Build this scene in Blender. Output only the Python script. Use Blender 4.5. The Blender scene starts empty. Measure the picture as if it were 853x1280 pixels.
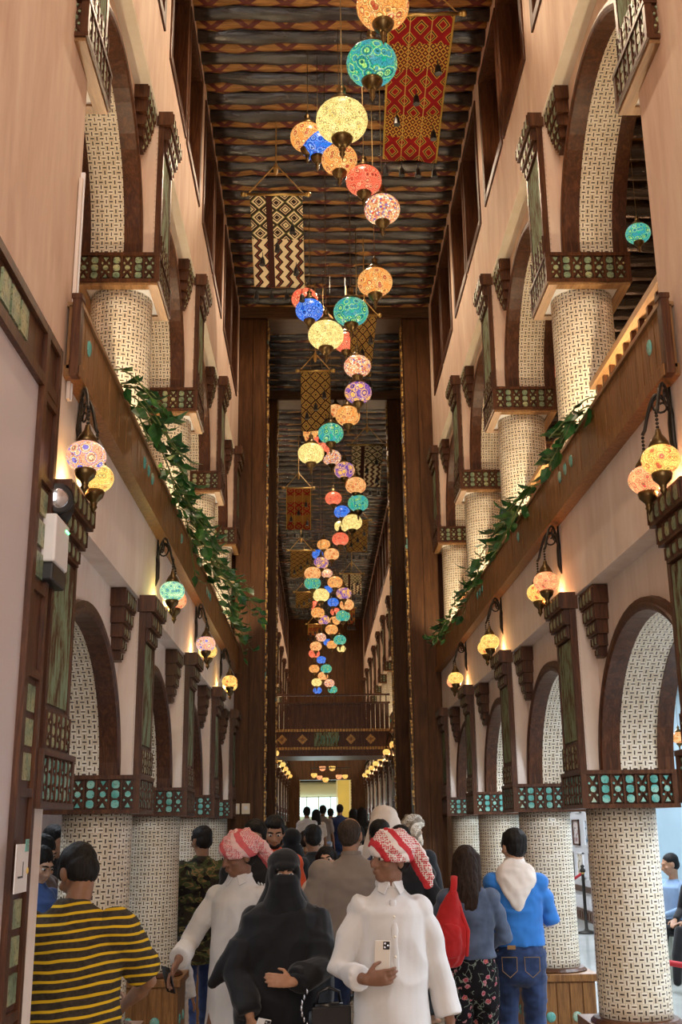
import bpy, bmesh, math, random
from mathutils import Vector, Matrix, noise
random.seed(7)
C = bpy.context.scene.collection
SC = bpy.context.scene
PI = math.pi

# ------------------------------------------------------------------ camera, world, lights, exposure
CAMZ, FPX, YAW, PITCH, ROLL = 1.75, 1369.07, 0.0216, 0.2765, -0.0113
cam_d = bpy.data.cameras.new('camera'); cam = bpy.data.objects.new('camera', cam_d); C.objects.link(cam)
cam_d.sensor_fit = 'VERTICAL'; cam_d.sensor_height = 36.0; cam_d.lens = FPX * 36.0 / 1280.0
cam_d.clip_start = 0.05; cam_d.clip_end = 200
_cy, _sy, _cp, _sp, _cr, _sr = math.cos(YAW), math.sin(YAW), math.cos(PITCH), math.sin(PITCH), math.cos(ROLL), math.sin(ROLL)
_r0 = Vector((_cy, -_sy, 0)); _f = Vector((_sy * _cp, _cy * _cp, _sp)); _u0 = Vector((-_sy * _sp, -_cy * _sp, _cp))
_R = _r0 * _cr + _u0 * _sr; _U = _u0 * _cr - _r0 * _sr
cam.matrix_world = Matrix(((_R.x, _U.x, -_f.x, 0), (_R.y, _U.y, -_f.y, 0), (_R.z, _U.z, -_f.z, CAMZ), (0, 0, 0, 1)))
SC.camera = cam

w = bpy.data.worlds.new('world'); SC.world = w; w.use_nodes = True
w.node_tree.nodes['Background'].inputs[0].default_value = (1.0, 0.86, 0.72, 1)
w.node_tree.nodes['Background'].inputs[1].default_value = 0.32
SC.view_settings.view_transform = 'Standard'; SC.view_settings.look = 'None'
SC.view_settings.exposure = 0.32; SC.view_settings.gamma = 1.0; SC.view_settings.use_curve_mapping = False

def area(name, loc, rot, sx, sy, power, col):
    l = bpy.data.lights.new(name, 'AREA'); l.shape = 'RECTANGLE'; l.size = sx; l.size_y = sy; l.energy = power; l.color = col
    o = bpy.data.objects.new(name, l); o.location = loc; o.rotation_euler = rot; C.objects.link(o); return o
def point(name, loc, power, col, r=0.04):
    l = bpy.data.lights.new(name, 'POINT'); l.energy = power; l.color = col; l.shadow_soft_size = r
    o = bpy.data.objects.new(name, l); o.location = loc; C.objects.link(o); return o

WARM = (1.0, 0.66, 0.36); AMBER = (1.0, 0.55, 0.22); COOL = (0.80, 0.89, 1.0)
# added fill light from behind the camera, no source is seen there
area('camera_side_fill', (0.23, -2.4, 3.4), (math.radians(80), 0, 0), 2.4, 4.5, 150, (1.0, 0.87, 0.78))
# fluorescent ceiling fittings over the ground-floor shops on both sides
for _y in (5.5, 9.5, 13.5, 18.0, 24.0, 31.0):
    area('shop_light', (3.2, _y, 3.4), (0, 0, 0), 1.2, 1.2, 120, COOL)
    area('shop_light', (-2.7, _y, 3.4), (0, 0, 0), 1.2, 1.2, 40, COOL)
# uplights behind the balcony planters, at the foot of every upper column
HX, HW = 0.2279, 1.2156           # hall centre line and half width at the face of the column caps
def PX(sd, t): return HX + sd * (HW + t)
YC0, SP = 6.407, 2.2              # first column pair and the bay spacing
COLS1 = [YC0 + SP * k for k in range(4)]
COLS2 = [17.9 + SP * k for k in range(9)]
for _sd in (-1, 1):
    for _y in COLS1 + COLS2:
        point('uplight', (PX(_sd, 0.13), _y - 0.80, 3.74), 48 if _y < 14 else 22, (1.0, 0.80, 0.52), 0.04)
# warm lamps of the upper galleries
for _y in (6.0, 11.0, 20.0, 29.0):
    for _sd in (-1, 1):
        point('gallery_lamp', (PX(_sd, 1.9), _y, 5.6), 10, (1.0, 0.5, 0.25), 0.1)
# lamps under the high ceiling, shining down into the hall
for _y, _e in ((-0.5, 60), (2.2, 100), (4.8, 110), (7.4, 115), (10.0, 115), (12.4, 70), (18.5, 90), (22, 90), (26, 90), (30, 90), (34, 90)):
    l = bpy.data.lights.new('ceiling_lamp', 'SPOT'); l.energy = _e; l.color = (1.0, 0.76, 0.52); l.spot_size = math.radians(165); l.spot_blend = 0.6; l.shadow_soft_size = 0.12
    o = bpy.data.objects.new('ceiling_lamp', l); o.location = (HX, _y, 8.22); C.objects.link(o)
# bright lobby at the far end
area('lobby_light', (0.2, 40.0, 4.6), (0, 0, 0), 4.0, 4.0, 170, (1.0, 0.86, 0.5))
area('lobby_window_light', (-0.2, 43.0, 2.2), (math.radians(-90), 0, 0), 2.0, 1.2, 60, (0.8, 1.0, 1.0))

# ------------------------------------------------------------------ materials
def nt(name, rough=0.6, metal=0.0, spec=0.5):
    m = bpy.data.materials.new(name); m.use_nodes = True; n = m.node_tree
    b = n.nodes['Principled BSDF']; b.inputs['Roughness'].default_value = rough; b.inputs['Metallic'].default_value = metal
    b.inputs['Specular IOR Level'].default_value = spec
    return m, n, b
def nd(n, t, **kw):
    x = n.nodes.new(t)
    for k, v in kw.items():
        if k.startswith('i_'):
            key = k[2:]; key = int(key) if key.isdigit() else key.replace('_', ' ')
            x.inputs[key].default_value = v
        else: setattr(x, k, v)
    return x
def lk(n, a, b): n.links.new(a, b)
def coord(n, kind='Object', scale=(1, 1, 1), rot=(0, 0, 0)):
    tc = nd(n, 'ShaderNodeTexCoord'); mp = nd(n, 'ShaderNodeMapping')
    mp.inputs['Scale'].default_value = scale; mp.inputs['Rotation'].default_value = rot
    lk(n, tc.outputs[kind], mp.inputs['Vector']); return mp.outputs['Vector']
def ramp(n, fac, stops, interp='LINEAR'):
    r = nd(n, 'ShaderNodeValToRGB'); r.color_ramp.interpolation = interp
    e = r.color_ramp.elements
    while len(e) < len(stops): e.new(0.5)
    for el, (p, c) in zip(e, stops): el.position = p; el.color = (*c, 1)
    lk(n, fac, r.inputs[0]); return r.outputs[0]
def mth(n, op, a, b=None, c=None):
    x = nd(n, 'ShaderNodeMath', operation=op)
    for i, v in enumerate((a, b, c)):
        if v is None: continue
        if isinstance(v, (int, float)): x.inputs[i].default_value = v
        else: lk(n, v, x.inputs[i])
    return x.outputs[0]
def mixc(n, f, a, b, blend='MIX'):
    x = nd(n, 'ShaderNodeMix', data_type='RGBA', blend_type=blend)
    for i, v in ((0, f), (6, a), (7, b)):
        if isinstance(v, (int, float)): x.inputs[i].default_value = v
        elif isinstance(v, tuple): x.inputs[i].default_value = (*v, 1)
        else: lk(n, v, x.inputs[i])
    return x.outputs[2]
def bump(n, b, h, strength=0.3, dist=0.01):
    x = nd(n, 'ShaderNodeBump'); x.inputs['Strength'].default_value = strength; x.inputs['Distance'].default_value = dist
    lk(n, h, x.inputs['Height']); lk(n, x.outputs[0], b.inputs['Normal'])
def noi(n, vec, scale, detail=3, rough=0.5, dist=0.0):
    x = nd(n, 'ShaderNodeTexNoise'); x.inputs['Scale'].default_value = scale; x.inputs['Detail'].default_value = detail
    x.inputs['Roughness'].default_value = rough; x.inputs['Distortion'].default_value = dist
    lk(n, vec, x.inputs['Vector']); return x.outputs['Fac']
def vor(n, vec, scale, feature='F1', out='Distance', rnd=1.0):
    x = nd(n, 'ShaderNodeTexVoronoi', feature=feature); x.inputs['Scale'].default_value = scale
    x.inputs['Randomness'].default_value = rnd
    lk(n, vec, x.inputs['Vector']); return x.outputs[out]

def plain(name, col, rough=0.6, metal=0.0, var=0.12, scale=9.0, spec=0.5):
    m, n, b = nt(name, rough, metal, spec); v = coord(n)
    f = noi(n, v, scale, 4)
    lo = tuple(max(0, c * (1 - var)) for c in col); hi = tuple(min(1, c * (1 + var)) for c in col)
    lk(n, ramp(n, f, [(0.3, lo), (0.7, hi)]), b.inputs['Base Color']); bump(n, b, f, 0.12, 0.004)
    return m
def wood(name, dark, mid, light, grain=(14, 14, 1.2), rough=0.42, spec=0.45):
    m, n, b = nt(name, rough, 0, spec); v = coord(n, 'Object', grain)
    f = noi(n, v, 2.2, 6, 0.62, 1.2); f2 = noi(n, v, 9.0, 3, 0.6, 0.4)
    g = mth(n, 'ADD', mth(n, 'MULTIPLY', f, 0.72), mth(n, 'MULTIPLY', f2, 0.28))
    lk(n, ramp(n, g, [(0.32, dark), (0.5, mid), (0.68, light)]), b.inputs['Base Color'])
    bump(n, b, g, 0.25, 0.004); return m
def plaster(name, a, bcol, c2):
    m, n, b = nt(name, 0.75, 0, 0.25); v = coord(n, 'Object', (1.2, 1.2, 0.35))
    f = noi(n, v, 3.2, 6, 0.6, 0.6); v2 = coord(n, 'Object', (5, 5, 0.7)); f2 = noi(n, v2, 4.0, 4, 0.6)
    base = ramp(n, f, [(0.3, a), (0.55, bcol), (0.75, c2)])
    col = mixc(n, 0.25, base, ramp(n, f2, [(0.35, a), (0.7, c2)]))
    lk(n, col, b.inputs['Base Color']); bump(n, b, f2, 0.18, 0.006); return m
M = {}
M['plaster'] = plaster('rose_plaster', (0.60, 0.41, 0.31), (0.74, 0.565, 0.455), (0.82, 0.69, 0.55))
M['plaster_low'] = plaster('pale_plaster', (0.68, 0.57, 0.50), (0.80, 0.71, 0.64), (0.87, 0.81, 0.76))
M['cream'] = plaster('cream_plaster', (0.78, 0.68, 0.52), (0.84, 0.76, 0.62), (0.88, 0.82, 0.70))
M['wood'] = wood('dark_wood', (0.026, 0.008, 0.003), (0.070, 0.023, 0.008), (0.14, 0.052, 0.018), (14, 14, 1.2), .40, .35)
M['wood_pillar'] = wood('pillar_wood', (0.040, 0.016, 0.006), (0.082, 0.034, 0.012), (0.135, 0.058, 0.02), (7, 7, 0.6), .5, .2)
M['wood_gold'] = wood('balcony_wood', (0.11, 0.045, 0.012), (0.23, 0.10, 0.027), (0.38, 0.185, 0.055), (16, 16, 1.5))
M['wood_hz'] = wood('beam_wood', (0.045, 0.020, 0.008), (0.085, 0.04, 0.016), (0.14, 0.07, 0.03), (1.2, 14, 14))
M['wood_rail'] = wood('rail_wood', (0.16, 0.08, 0.03), (0.30, 0.16, 0.065), (0.42, 0.25, 0.11), (14, 1.2, 14))
M['bronze'] = plain('aged_bronze', (0.13, 0.085, 0.035), 0.32, 0.9, 0.3)
M['brass'] = plain('brass', (0.45, 0.30, 0.10), 0.3, 0.95, 0.2)
M['black'] = plain('black_paint', (0.012, 0.012, 0.014), 0.4)
M['white'] = plain('white_paint', (0.80, 0.80, 0.82), 0.5, 0, 0.04)
M['iron'] = plain('dark_iron', (0.03, 0.026, 0.022), 0.45, 0.7)

def mosaic_mat():
    m, n, b = nt('basket_mosaic', 0.35, 0, 0.5)
    uv = nd(n, 'ShaderNodeUVMap'); uv.uv_map = 'uv'
    sep = nd(n, 'ShaderNodeSeparateXYZ'); lk(n, uv.outputs[0], sep.inputs[0])
    cell = 0.02887
    u = mth(n, 'DIVIDE', sep.outputs[0], cell); v = mth(n, 'DIVIDE', sep.outputs[1], cell)
    fu = mth(n, 'SUBTRACT', mth(n, 'FRACT', u), 0.5); fv = mth(n, 'SUBTRACT', mth(n, 'FRACT', v), 0.5)
    par = mth(n, 'FLOORED_MODULO', mth(n, 'ADD', mth(n, 'FLOOR', u), mth(n, 'FLOOR', v)), 2.0)
    au = mth(n, 'ABSOLUTE', fu); av = mth(n, 'ABSOLUTE', fv)
    # horizontal dash in even cells, vertical dash in odd ones
    h = mth(n, 'MULTIPLY', mth(n, 'LESS_THAN', au, 0.40), mth(n, 'LESS_THAN', av, 0.135))
    w_ = mth(n, 'MULTIPLY', mth(n, 'LESS_THAN', av, 0.40), mth(n, 'LESS_THAN', au, 0.135))
    dash = mth(n, 'ADD', mth(n, 'MULTIPLY', h, mth(n, 'SUBTRACT', 1.0, par)), mth(n, 'MULTIPLY', w_, par))
    # thin joints between the pale bricks
    mx = nd(n, 'ShaderNodeMix'); lk(n, par, mx.inputs[0]); lk(n, av, mx.inputs[2]); lk(n, au, mx.inputs[3])
    joint = mth(n, 'GREATER_THAN', mx.outputs[0], 0.465)
    vec = nd(n, 'ShaderNodeCombineXYZ'); lk(n, mth(n, 'FLOOR', u), vec.inputs[0]); lk(n, mth(n, 'FLOOR', v), vec.inputs[1])
    wn = nd(n, 'ShaderNodeTexWhiteNoise', noise_dimensions='3D'); lk(n, vec.outputs[0], wn.inputs['Vector'])
    pale = ramp(n, wn.outputs['Value'], [(0.0, (0.70, 0.60, 0.44)), (0.5, (0.80, 0.73, 0.58)), (1.0, (0.86, 0.80, 0.68))])
    col = mixc(n, joint, pale, (0.42, 0.33, 0.22))
    dk = ramp(n, wn.outputs['Value'], [(0.0, (0.030, 0.018, 0.012)), (0.8, (0.06, 0.035, 0.02)), (1.0, (0.16, 0.10, 0.05))])
    lk(n, mixc(n, dash, col, dk), b.inputs['Base Color'])
    hgt = mth(n, 'SUBTRACT', 1.0, mth(n, 'MAXIMUM', joint, mth(n, 'MULTIPLY', dash, 0.6)))
    bump(n, b, hgt, 0.4, 0.004); return m
M['mosaic'] = mosaic_mat()
def tile_mat():
    m, n, b = nt('turquoise_tile', 0.16, 0, 0.6); v = coord(n)
    f = noi(n, v, 11, 2, 0.5, 0.4); f2 = noi(n, v, 70, 3, 0.6)
    c = ramp(n, f, [(0.25, (0.05, 0.24, 0.20)), (0.45, (0.12, 0.42, 0.38)), (0.6, (0.27, 0.52, 0.43)), (0.78, (0.50, 0.55, 0.38))])
    c = mixc(n, mth(n, 'MULTIPLY', mth(n, 'GREATER_THAN', f2, 0.60), 0.5), c, (0.05, 0.09, 0.06))
    lk(n, c, b.inputs['Base Color']); bump(n, b, f2, 0.4, 0.006); return m
M['tile'] = tile_mat()
def tile_olive():
    m, n, b = nt('olive_warm_lit_tile', 0.38, 0, 0.4); v = coord(n); f = noi(n, v, 13, 2, 0.5, 0.4); f2 = noi(n, v, 60, 3, 0.6)
    c = ramp(n, f, [(0.25, (0.10, 0.15, 0.09)), (0.45, (0.22, 0.30, 0.19)), (0.6, (0.36, 0.38, 0.20)), (0.78, (0.46, 0.44, 0.27))])
    c = mixc(n, mth(n, 'MULTIPLY', mth(n, 'GREATER_THAN', f2, 0.57), 0.6), c, (0.06, 0.045, 0.02)); lk(n, c, b.inputs['Base Color']); bump(n, b, f2, 0.4, 0.006); return m
M['tile_olive'] = tile_olive()
def green_mat():
    m, n, b = nt('worn_green_paint', 0.8, 0, 0.15); v = coord(n, 'Object', (9, 9, 2.6))
    f = noi(n, v, 2.4, 6, 0.68, 0.5)
    lk(n, ramp(n, f, [(0.40, (0.08, 0.035, 0.015)), (0.47, (0.16, 0.16, 0.09)), (0.55, (0.20, 0.27, 0.17)), (0.75, (0.26, 0.36, 0.27))]), b.inputs['Base Color'])
    bump(n, b, f, 0.4, 0.008); return m
M['green'] = green_mat()
def logs_mat():
    m, n, b = nt('varnished_log', 0.2, 0, 0.7); v = coord(n, 'Object', (1.6, 9, 9))
    f = noi(n, v, 2.0, 5, 0.65, 1.0)
    lk(n, ramp(n, f, [(0.35, (0.006, 0.005, 0.005)), (0.55, (0.018, 0.012, 0.009)), (0.75, (0.05, 0.025, 0.012))]), b.inputs['Base Color'])
    bump(n, b, f, 0.6, 0.03); return m
M['log'] = logs_mat()
def reed_mat():
    m, n, b = nt('roped_reeds', 0.55, 0, 0.3)
    tc = nd(n, 'ShaderNodeTexCoord'); s = nd(n, 'ShaderNodeSeparateXYZ'); lk(n, tc.outputs['Object'], s.inputs[0])
    x, y = s.outputs[0], s.outputs[1]
    def band(sgn):
        q = mth(n, 'FRACT', mth(n, 'ADD', mth(n, 'MULTIPLY', x, 3.1), mth(n, 'MULTIPLY', y, 4.6 * sgn)))
        return mth(n, 'LESS_THAN', mth(n, 'ABSOLUTE', mth(n, 'SUBTRACT', q, 0.5)), 0.11)
    rope = mth(n, 'MAXIMUM', band(1), band(-1))
    f = noi(n, coord(n, 'Object', (2, 20, 20)), 3, 4)
    base = ramp(n, f, [(0.3, (0.16, 0.07, 0.018)), (0.7, (0.42, 0.21, 0.055))])
    lk(n, mixc(n, rope, base, (0.10, 0.018, 0.014)), b.inputs['Base Color']); bump(n, b, rope, 0.5, 0.01); return m
M['reed'] = reed_mat()
def floor_mat():
    m, n, b = nt('polished_floor', 0.16, 0, 0.5)
    br = nd(n, 'ShaderNodeTexBrick', offset=0.0); v = coord(n); lk(n, v, br.inputs['Vector'])
    br.inputs['Scale'].default_value = 1.0; br.inputs['Brick Width'].default_value = 0.6; br.inputs['Row Height'].default_value = 0.6
    br.inputs['Mortar Size'].default_value = 0.006
    br.inputs['Color1'].default_value = (0.30, 0.22, 0.15, 1); br.inputs['Color2'].default_value = (0.36, 0.27, 0.19, 1); br.inputs['Mortar'].default_value = (0.10, 0.07, 0.05, 1)
    f = noi(n, v, 2.5, 6, 0.6, 1.0)
    lk(n, mixc(n, 0.45, br.outputs[0], ramp(n, f, [(0.3, (0.20, 0.14, 0.09)), (0.7, (0.46, 0.36, 0.26))])), b.inputs['Base Color']); return m
M['floor'] = floor_mat()
M['floor_shop'] = plain('shop_floor_tile', (0.55, 0.57, 0.55), 0.10, 0, 0.10, 1.5)
M['blue_wall'] = plain('pale_blue_wall', (0.42, 0.60, 0.72), 0.6, 0, 0.05, 2)
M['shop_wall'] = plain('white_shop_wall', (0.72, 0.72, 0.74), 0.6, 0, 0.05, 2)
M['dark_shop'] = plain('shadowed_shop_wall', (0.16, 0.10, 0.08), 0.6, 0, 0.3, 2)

# ------------------------------------------------------------------ mesh helpers
def box(bm, x0, x1, y0, y1, z0, z1):
    if x0 > x1: x0, x1 = x1, x0
    if y0 > y1: y0, y1 = y1, y0
    v = [bm.verts.new(p) for p in ((x0, y0, z0), (x1, y0, z0), (x1, y1, z0), (x0, y1, z0), (x0, y0, z1), (x1, y0, z1), (x1, y1, z1), (x0, y1, z1))]
    for f in ((0, 3, 2, 1), (4, 5, 6, 7), (0, 1, 5, 4), (1, 2, 6, 5), (2, 3, 7, 6), (3, 0, 4, 7)): bm.faces.new([v[i] for i in f])
    return v
def obj(name, bm, mat, parent=None, smooth=False, bevel=0.0, recalc=True):
    if recalc: bmesh.ops.recalc_face_normals(bm, faces=bm.faces)
    me = bpy.data.meshes.new(name); bm.to_mesh(me); bm.free()
    for mm in (mat if isinstance(mat, (list, tuple)) else [mat]): me.materials.append(mm)
    if smooth: me.polygons.foreach_set('use_smooth', [True] * len(me.polygons))
    o = bpy.data.objects.new(name, me); C.objects.link(o)
    if parent: o.parent = parent; _kids.setdefault(parent.name, []).append(o)
    if bevel:
        b = o.modifiers.new('bevel', 'BEVEL'); b.width = bevel; b.segments = 2; b.limit_method = 'ANGLE'
    return o
def B(): return bmesh.new()
def struct(name, bm, mat, **kw):
    o = obj(name, bm, mat, **kw); o['kind'] = 'structure'; return o
def tag(o, label, cat, group=None):
    o['label'] = label; o['category'] = cat
    if group: o['group'] = group
    return o
def thing(name, label, cat, loc=(0, 0, 0), rotz=0.0, group=None):
    o = bpy.data.objects.new(name, None); o.empty_display_size = 0.1; C.objects.link(o)
    o.location = loc; o.rotation_euler = (0, 0, rotz); return tag(o, label, cat, group)
def dup(root, loc, label, rotz=None, scale=None, group=None):
    r = root.copy(); C.objects.link(r); r.location = loc; r['label'] = label
    if group: r['group'] = group
    if rotz is not None: r.rotation_euler = (0, 0, rotz)
    if scale is not None: r.scale = scale
    for ch in KIDS(root):
        c = ch.copy(); C.objects.link(c); c.parent = r; _kids.setdefault(r.name, []).append(c)
        for g in KIDS(ch):
            d = g.copy(); C.objects.link(d); d.parent = c; _kids.setdefault(c.name, []).append(d)
    return r
_kids = {}
def KIDS(o): return list(_kids.get(o.name, ()))
def lathe(bm, prof, seg=24, cx=0, cy=0, cz=0, uvl=None, uvscale=None):
    rings = []
    for r, z in prof:
        rings.append([bm.verts.new((cx + r * math.cos(2 * PI * i / seg), cy + r * math.sin(2 * PI * i / seg), cz + z)) for i in range(seg)] if r > 1e-6 else [bm.verts.new((cx, cy, cz + z))])
    for a, b in zip(rings, rings[1:]):
        for i in range(seg):
            j = (i + 1) % seg
            if len(a) == 1 and len(b) == 1: continue
            if len(a) == 1: bm.faces.new((a[0], b[i], b[j]))
            elif len(b) == 1: bm.faces.new((a[i], a[j], b[0]))
            else: bm.faces.new((a[i], a[j], b[j], b[i]))
    if len(rings[0]) > 1: bm.faces.new(list(reversed(rings[0])))
    if len(rings[-1]) > 1: bm.faces.new(rings[-1])
def ring_frame(t, ref):
    a = ref - t * ref.dot(t)
    if a.length < 1e-4:
        ref = Vector((0, 1, 0)) if abs(t.y) < 0.9 else Vector((0, 0, 1)); a = ref - t * ref.dot(t)
    a.normalize(); return a, t.cross(a)
def loft(bm, pts, seg=12, ref=(1, 0, 0), rnd=True):
    """pts: (pos, ra, rb); an elliptic tube with rounded ends"""
    ref = Vector(ref); P = [Vector(p[0]) for p in pts]; n = len(P); rows = []
    T = []
    for i in range(n):
        d = P[min(i + 1, n - 1)] - P[max(i - 1, 0)]
        T.append(d.normalized() if d.length > 1e-7 else Vector((0, 0, 1)))
    ext = []
    if rnd:
        r = min(pts[0][1], pts[0][2])
        ext += [(P[0] - T[0] * r * 0.92, pts[0][1] * 0.38, pts[0][2] * 0.38, T[0]), (P[0] - T[0] * r * 0.6, pts[0][1] * 0.8, pts[0][2] * 0.8, T[0])]
    ext += [(P[i], pts[i][1], pts[i][2], T[i]) for i in range(n)]
    if rnd:
        r = min(pts[-1][1], pts[-1][2])
        ext += [(P[-1] + T[-1] * r * 0.6, pts[-1][1] * 0.8, pts[-1][2] * 0.8, T[-1]), (P[-1] + T[-1] * r * 0.92, pts[-1][1] * 0.38, pts[-1][2] * 0.38, T[-1])]
    for p, ra, rb, t in ext:
        a, b = ring_frame(t, ref)
        rows.append([bm.verts.new(p + a * ra * math.cos(2 * PI * k / seg) + b * rb * math.sin(2 * PI * k / seg)) for k in range(seg)])
    for A, Bq in zip(rows, rows[1:]):
        for k in range(seg):
            j = (k + 1) % seg; bm.faces.new((A[k], A[j], Bq[j], Bq[k]))
    bm.faces.new(list(reversed(rows[0]))); bm.faces.new(rows[-1])
def tube(bm, pts, r, seg=8, rnd=False): loft(bm, [(p, r, r) for p in pts], seg, (0.31, 0.77, 0.55), rnd)
def ell(bm, c, r, rot=None, u=14, v=9):
    mat = Matrix.Translation(Vector(c)) @ (rot.to_4x4() if rot else Matrix.Identity(4)) @ Matrix.Diagonal((*r, 1))
    bmesh.ops.create_uvsphere(bm, u_segments=u, v_segments=v, radius=1.0, matrix=mat)
def prism(bm, poly, n, depth):
    """poly: list of Vector (planar), extruded along n by depth"""
    n = Vector(n); a = [bm.verts.new(p) for p in poly]; b = [bm.verts.new(Vector(p) + n * depth) for p in poly]
    bm.faces.new(a); bm.faces.new(list(reversed(b)))
    for i in range(len(a)):
        j = (i + 1) % len(a); bm.faces.new((a[i], b[i], b[j], a[j]))
# ------------------------------------------------------------------ levels of the hall
Z_CAP0, Z_CAP1 = 1.815, 2.01        # column caps, ground floor
Z_SOF0 = 3.0                        # underside of the wall above the ground-floor arches
Z_SLAB0, Z_SLAB1 = 3.50, 3.62       # gallery floor
U_CAP0, U_CAP1 = 4.985, 5.19        # column caps, gallery
Z_SOF1 = 6.215
Z_WIN0, Z_WIN1 = 6.97, 8.16
Z_CEIL = 8.46
Y_END = 36.6                        # end wall
T_OUT = 3.35                        # outer wall of the aisles
SIDES = ((-1, 'left'), (1, 'right'))
ORD = ['first', 'second', 'third', 'fourth', 'fifth', 'sixth', 'seventh', 'eighth', 'ninth', 'tenth', 'eleventh', 'twelfth', 'thirteenth', 'fourteenth', 'fifteenth', 'sixteenth', 'seventeenth', 'eighteenth', 'nineteenth', 'twentieth']

# ------------------------------------------------------------------ floor, aisles, ceiling
bm = B(); box(bm, PX(-1, 0.6), PX(1, 0.6), -3, 42, -0.1, 0); struct('floor', bm, M['floor'])
bm = B(); box(bm, PX(1, 0.6), PX(1, T_OUT + .3), -3, 42, -0.1, 0.0); struct('floor_right_shops', bm, M['floor_shop'])
bm = B(); box(bm, PX(-1, 0.6), PX(-1, T_OUT + .3), -3, 42, -0.1, 0.0); struct('floor_left_shops', bm, M['floor_shop'])
bm = B(); box(bm, PX(-1, .9), PX(1, .9), 20, 42, 0, 0.14); box(bm, PX(-1, .9), PX(1, .9), 20.35, 42, 0.13, 0.28); box(bm, PX(-1, .9), PX(1, .9), 20.7, 42, 0.27, 0.42)
struct('floor_back_steps', bm, M['floor'])
bm = B(); box(bm, PX(-1, 0.6), PX(1, 0.6), -1, Y_END + .4, Z_CEIL + 0.10, Z_CEIL + 0.2); struct('ceiling', bm, M['reed'])
# dark varnished logs and roped reed bundles of the ceiling
def wavy_log(r, length, seed, n=15, seg=8):
    rr = random.Random(seed); b = B(); pts = []
    for i in range(n):
        x = -length / 2 + length * i / (n - 1)
        q = r * (1 + 0.07 * math.sin(i * 1.7 + seed) + rr.uniform(-.07, .07))
        pts.append(((x, rr.uniform(-.012, .012), rr.uniform(-.012, .012)), q, q))
    loft(b, pts, seg, (0, 1, 0), False); return b
LEN = 2 * HW + 0.12
logs = [obj('ceiling_log', wavy_log(0.076, LEN, s), M['log'], smooth=True) for s in (1, 2, 3)]
reeds = [obj('reed_bundle', wavy_log(0.080, LEN, s + 10), M['reed'], smooth=True) for s in (1, 2, 3)]
y = 5.3; i = 0
while y < Y_END - .1:
    for pool, dy, dz, nm, lab, cat, grp in ((logs, 0, Z_CEIL - 0.06, 'log', 'black varnished log across the high hall ceiling', 'log', 'black logs across the hall ceiling'),
                                   (reeds, 0.14, Z_CEIL - 0.022, 'reed', 'amber roped reed bundle between black ceiling logs', 'reed bundle', 'roped reed bundles between the ceiling logs')):
        src = pool[i % 3]
        o = src if i < 3 else src.copy()
        if i >= 3: C.objects.link(o)
        o.location = (HX, y + dy, dz); o.rotation_euler = (random.uniform(0, 6), 0, random.choice((0, PI)))
        if nm == 'reed': o.rotation_euler.x = 0
        tag(o, lab, cat, grp)
    y += 0.28; i += 1

# ------------------------------------------------------------------ walls
def wbox(bm, sd, t0, t1, y0, y1, z0, z1): return box(bm, PX(sd, t0), PX(sd, t1), y0, y1, z0, z1)
A_IN, A_OUT = 0.87, 0.93
ARCH = {0: dict(z0=Z_CAP1 - .01, b=0.73, bo=0.80, top=Z_SOF0), 1: dict(z0=U_CAP1 - .01, b=0.83, bo=0.90, top=Z_SOF1)}
def arch_panel(bm, sd, yc, lv, t0=0.145, t1=0.515):
    a = ARCH[lv]; N = 20; A, Bv = A_IN + .035, a['b'] + .035; yh = SP / 2
    pts = [(yc - A * math.cos(PI * i / N), a['z0'] + Bv * math.sin(PI * i / N)) for i in range(N + 1)]
    pts = [(yc - yh, a['z0'])] + pts + [(yc + yh, a['z0'])]
    F = [[bm.verts.new((PX(sd, t), p[0], p[1])) for p in pts] for t in (t0, t1)]
    G = [[bm.verts.new((PX(sd, t), p[0], a['top'] + .02)) for p in pts] for t in (t0, t1)]
    for k in range(len(pts) - 1):
        for q in (0, 1): bm.faces.new((F[q][k], F[q][k + 1], G[q][k + 1], G[q][k]))
        bm.faces.new((F[0][k], F[0][k + 1], F[1][k + 1], F[1][k]))
WALL_Y0 = {-1: 4.23, 1: 4.29}
WIN = []     # (yc of bay)
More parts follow.
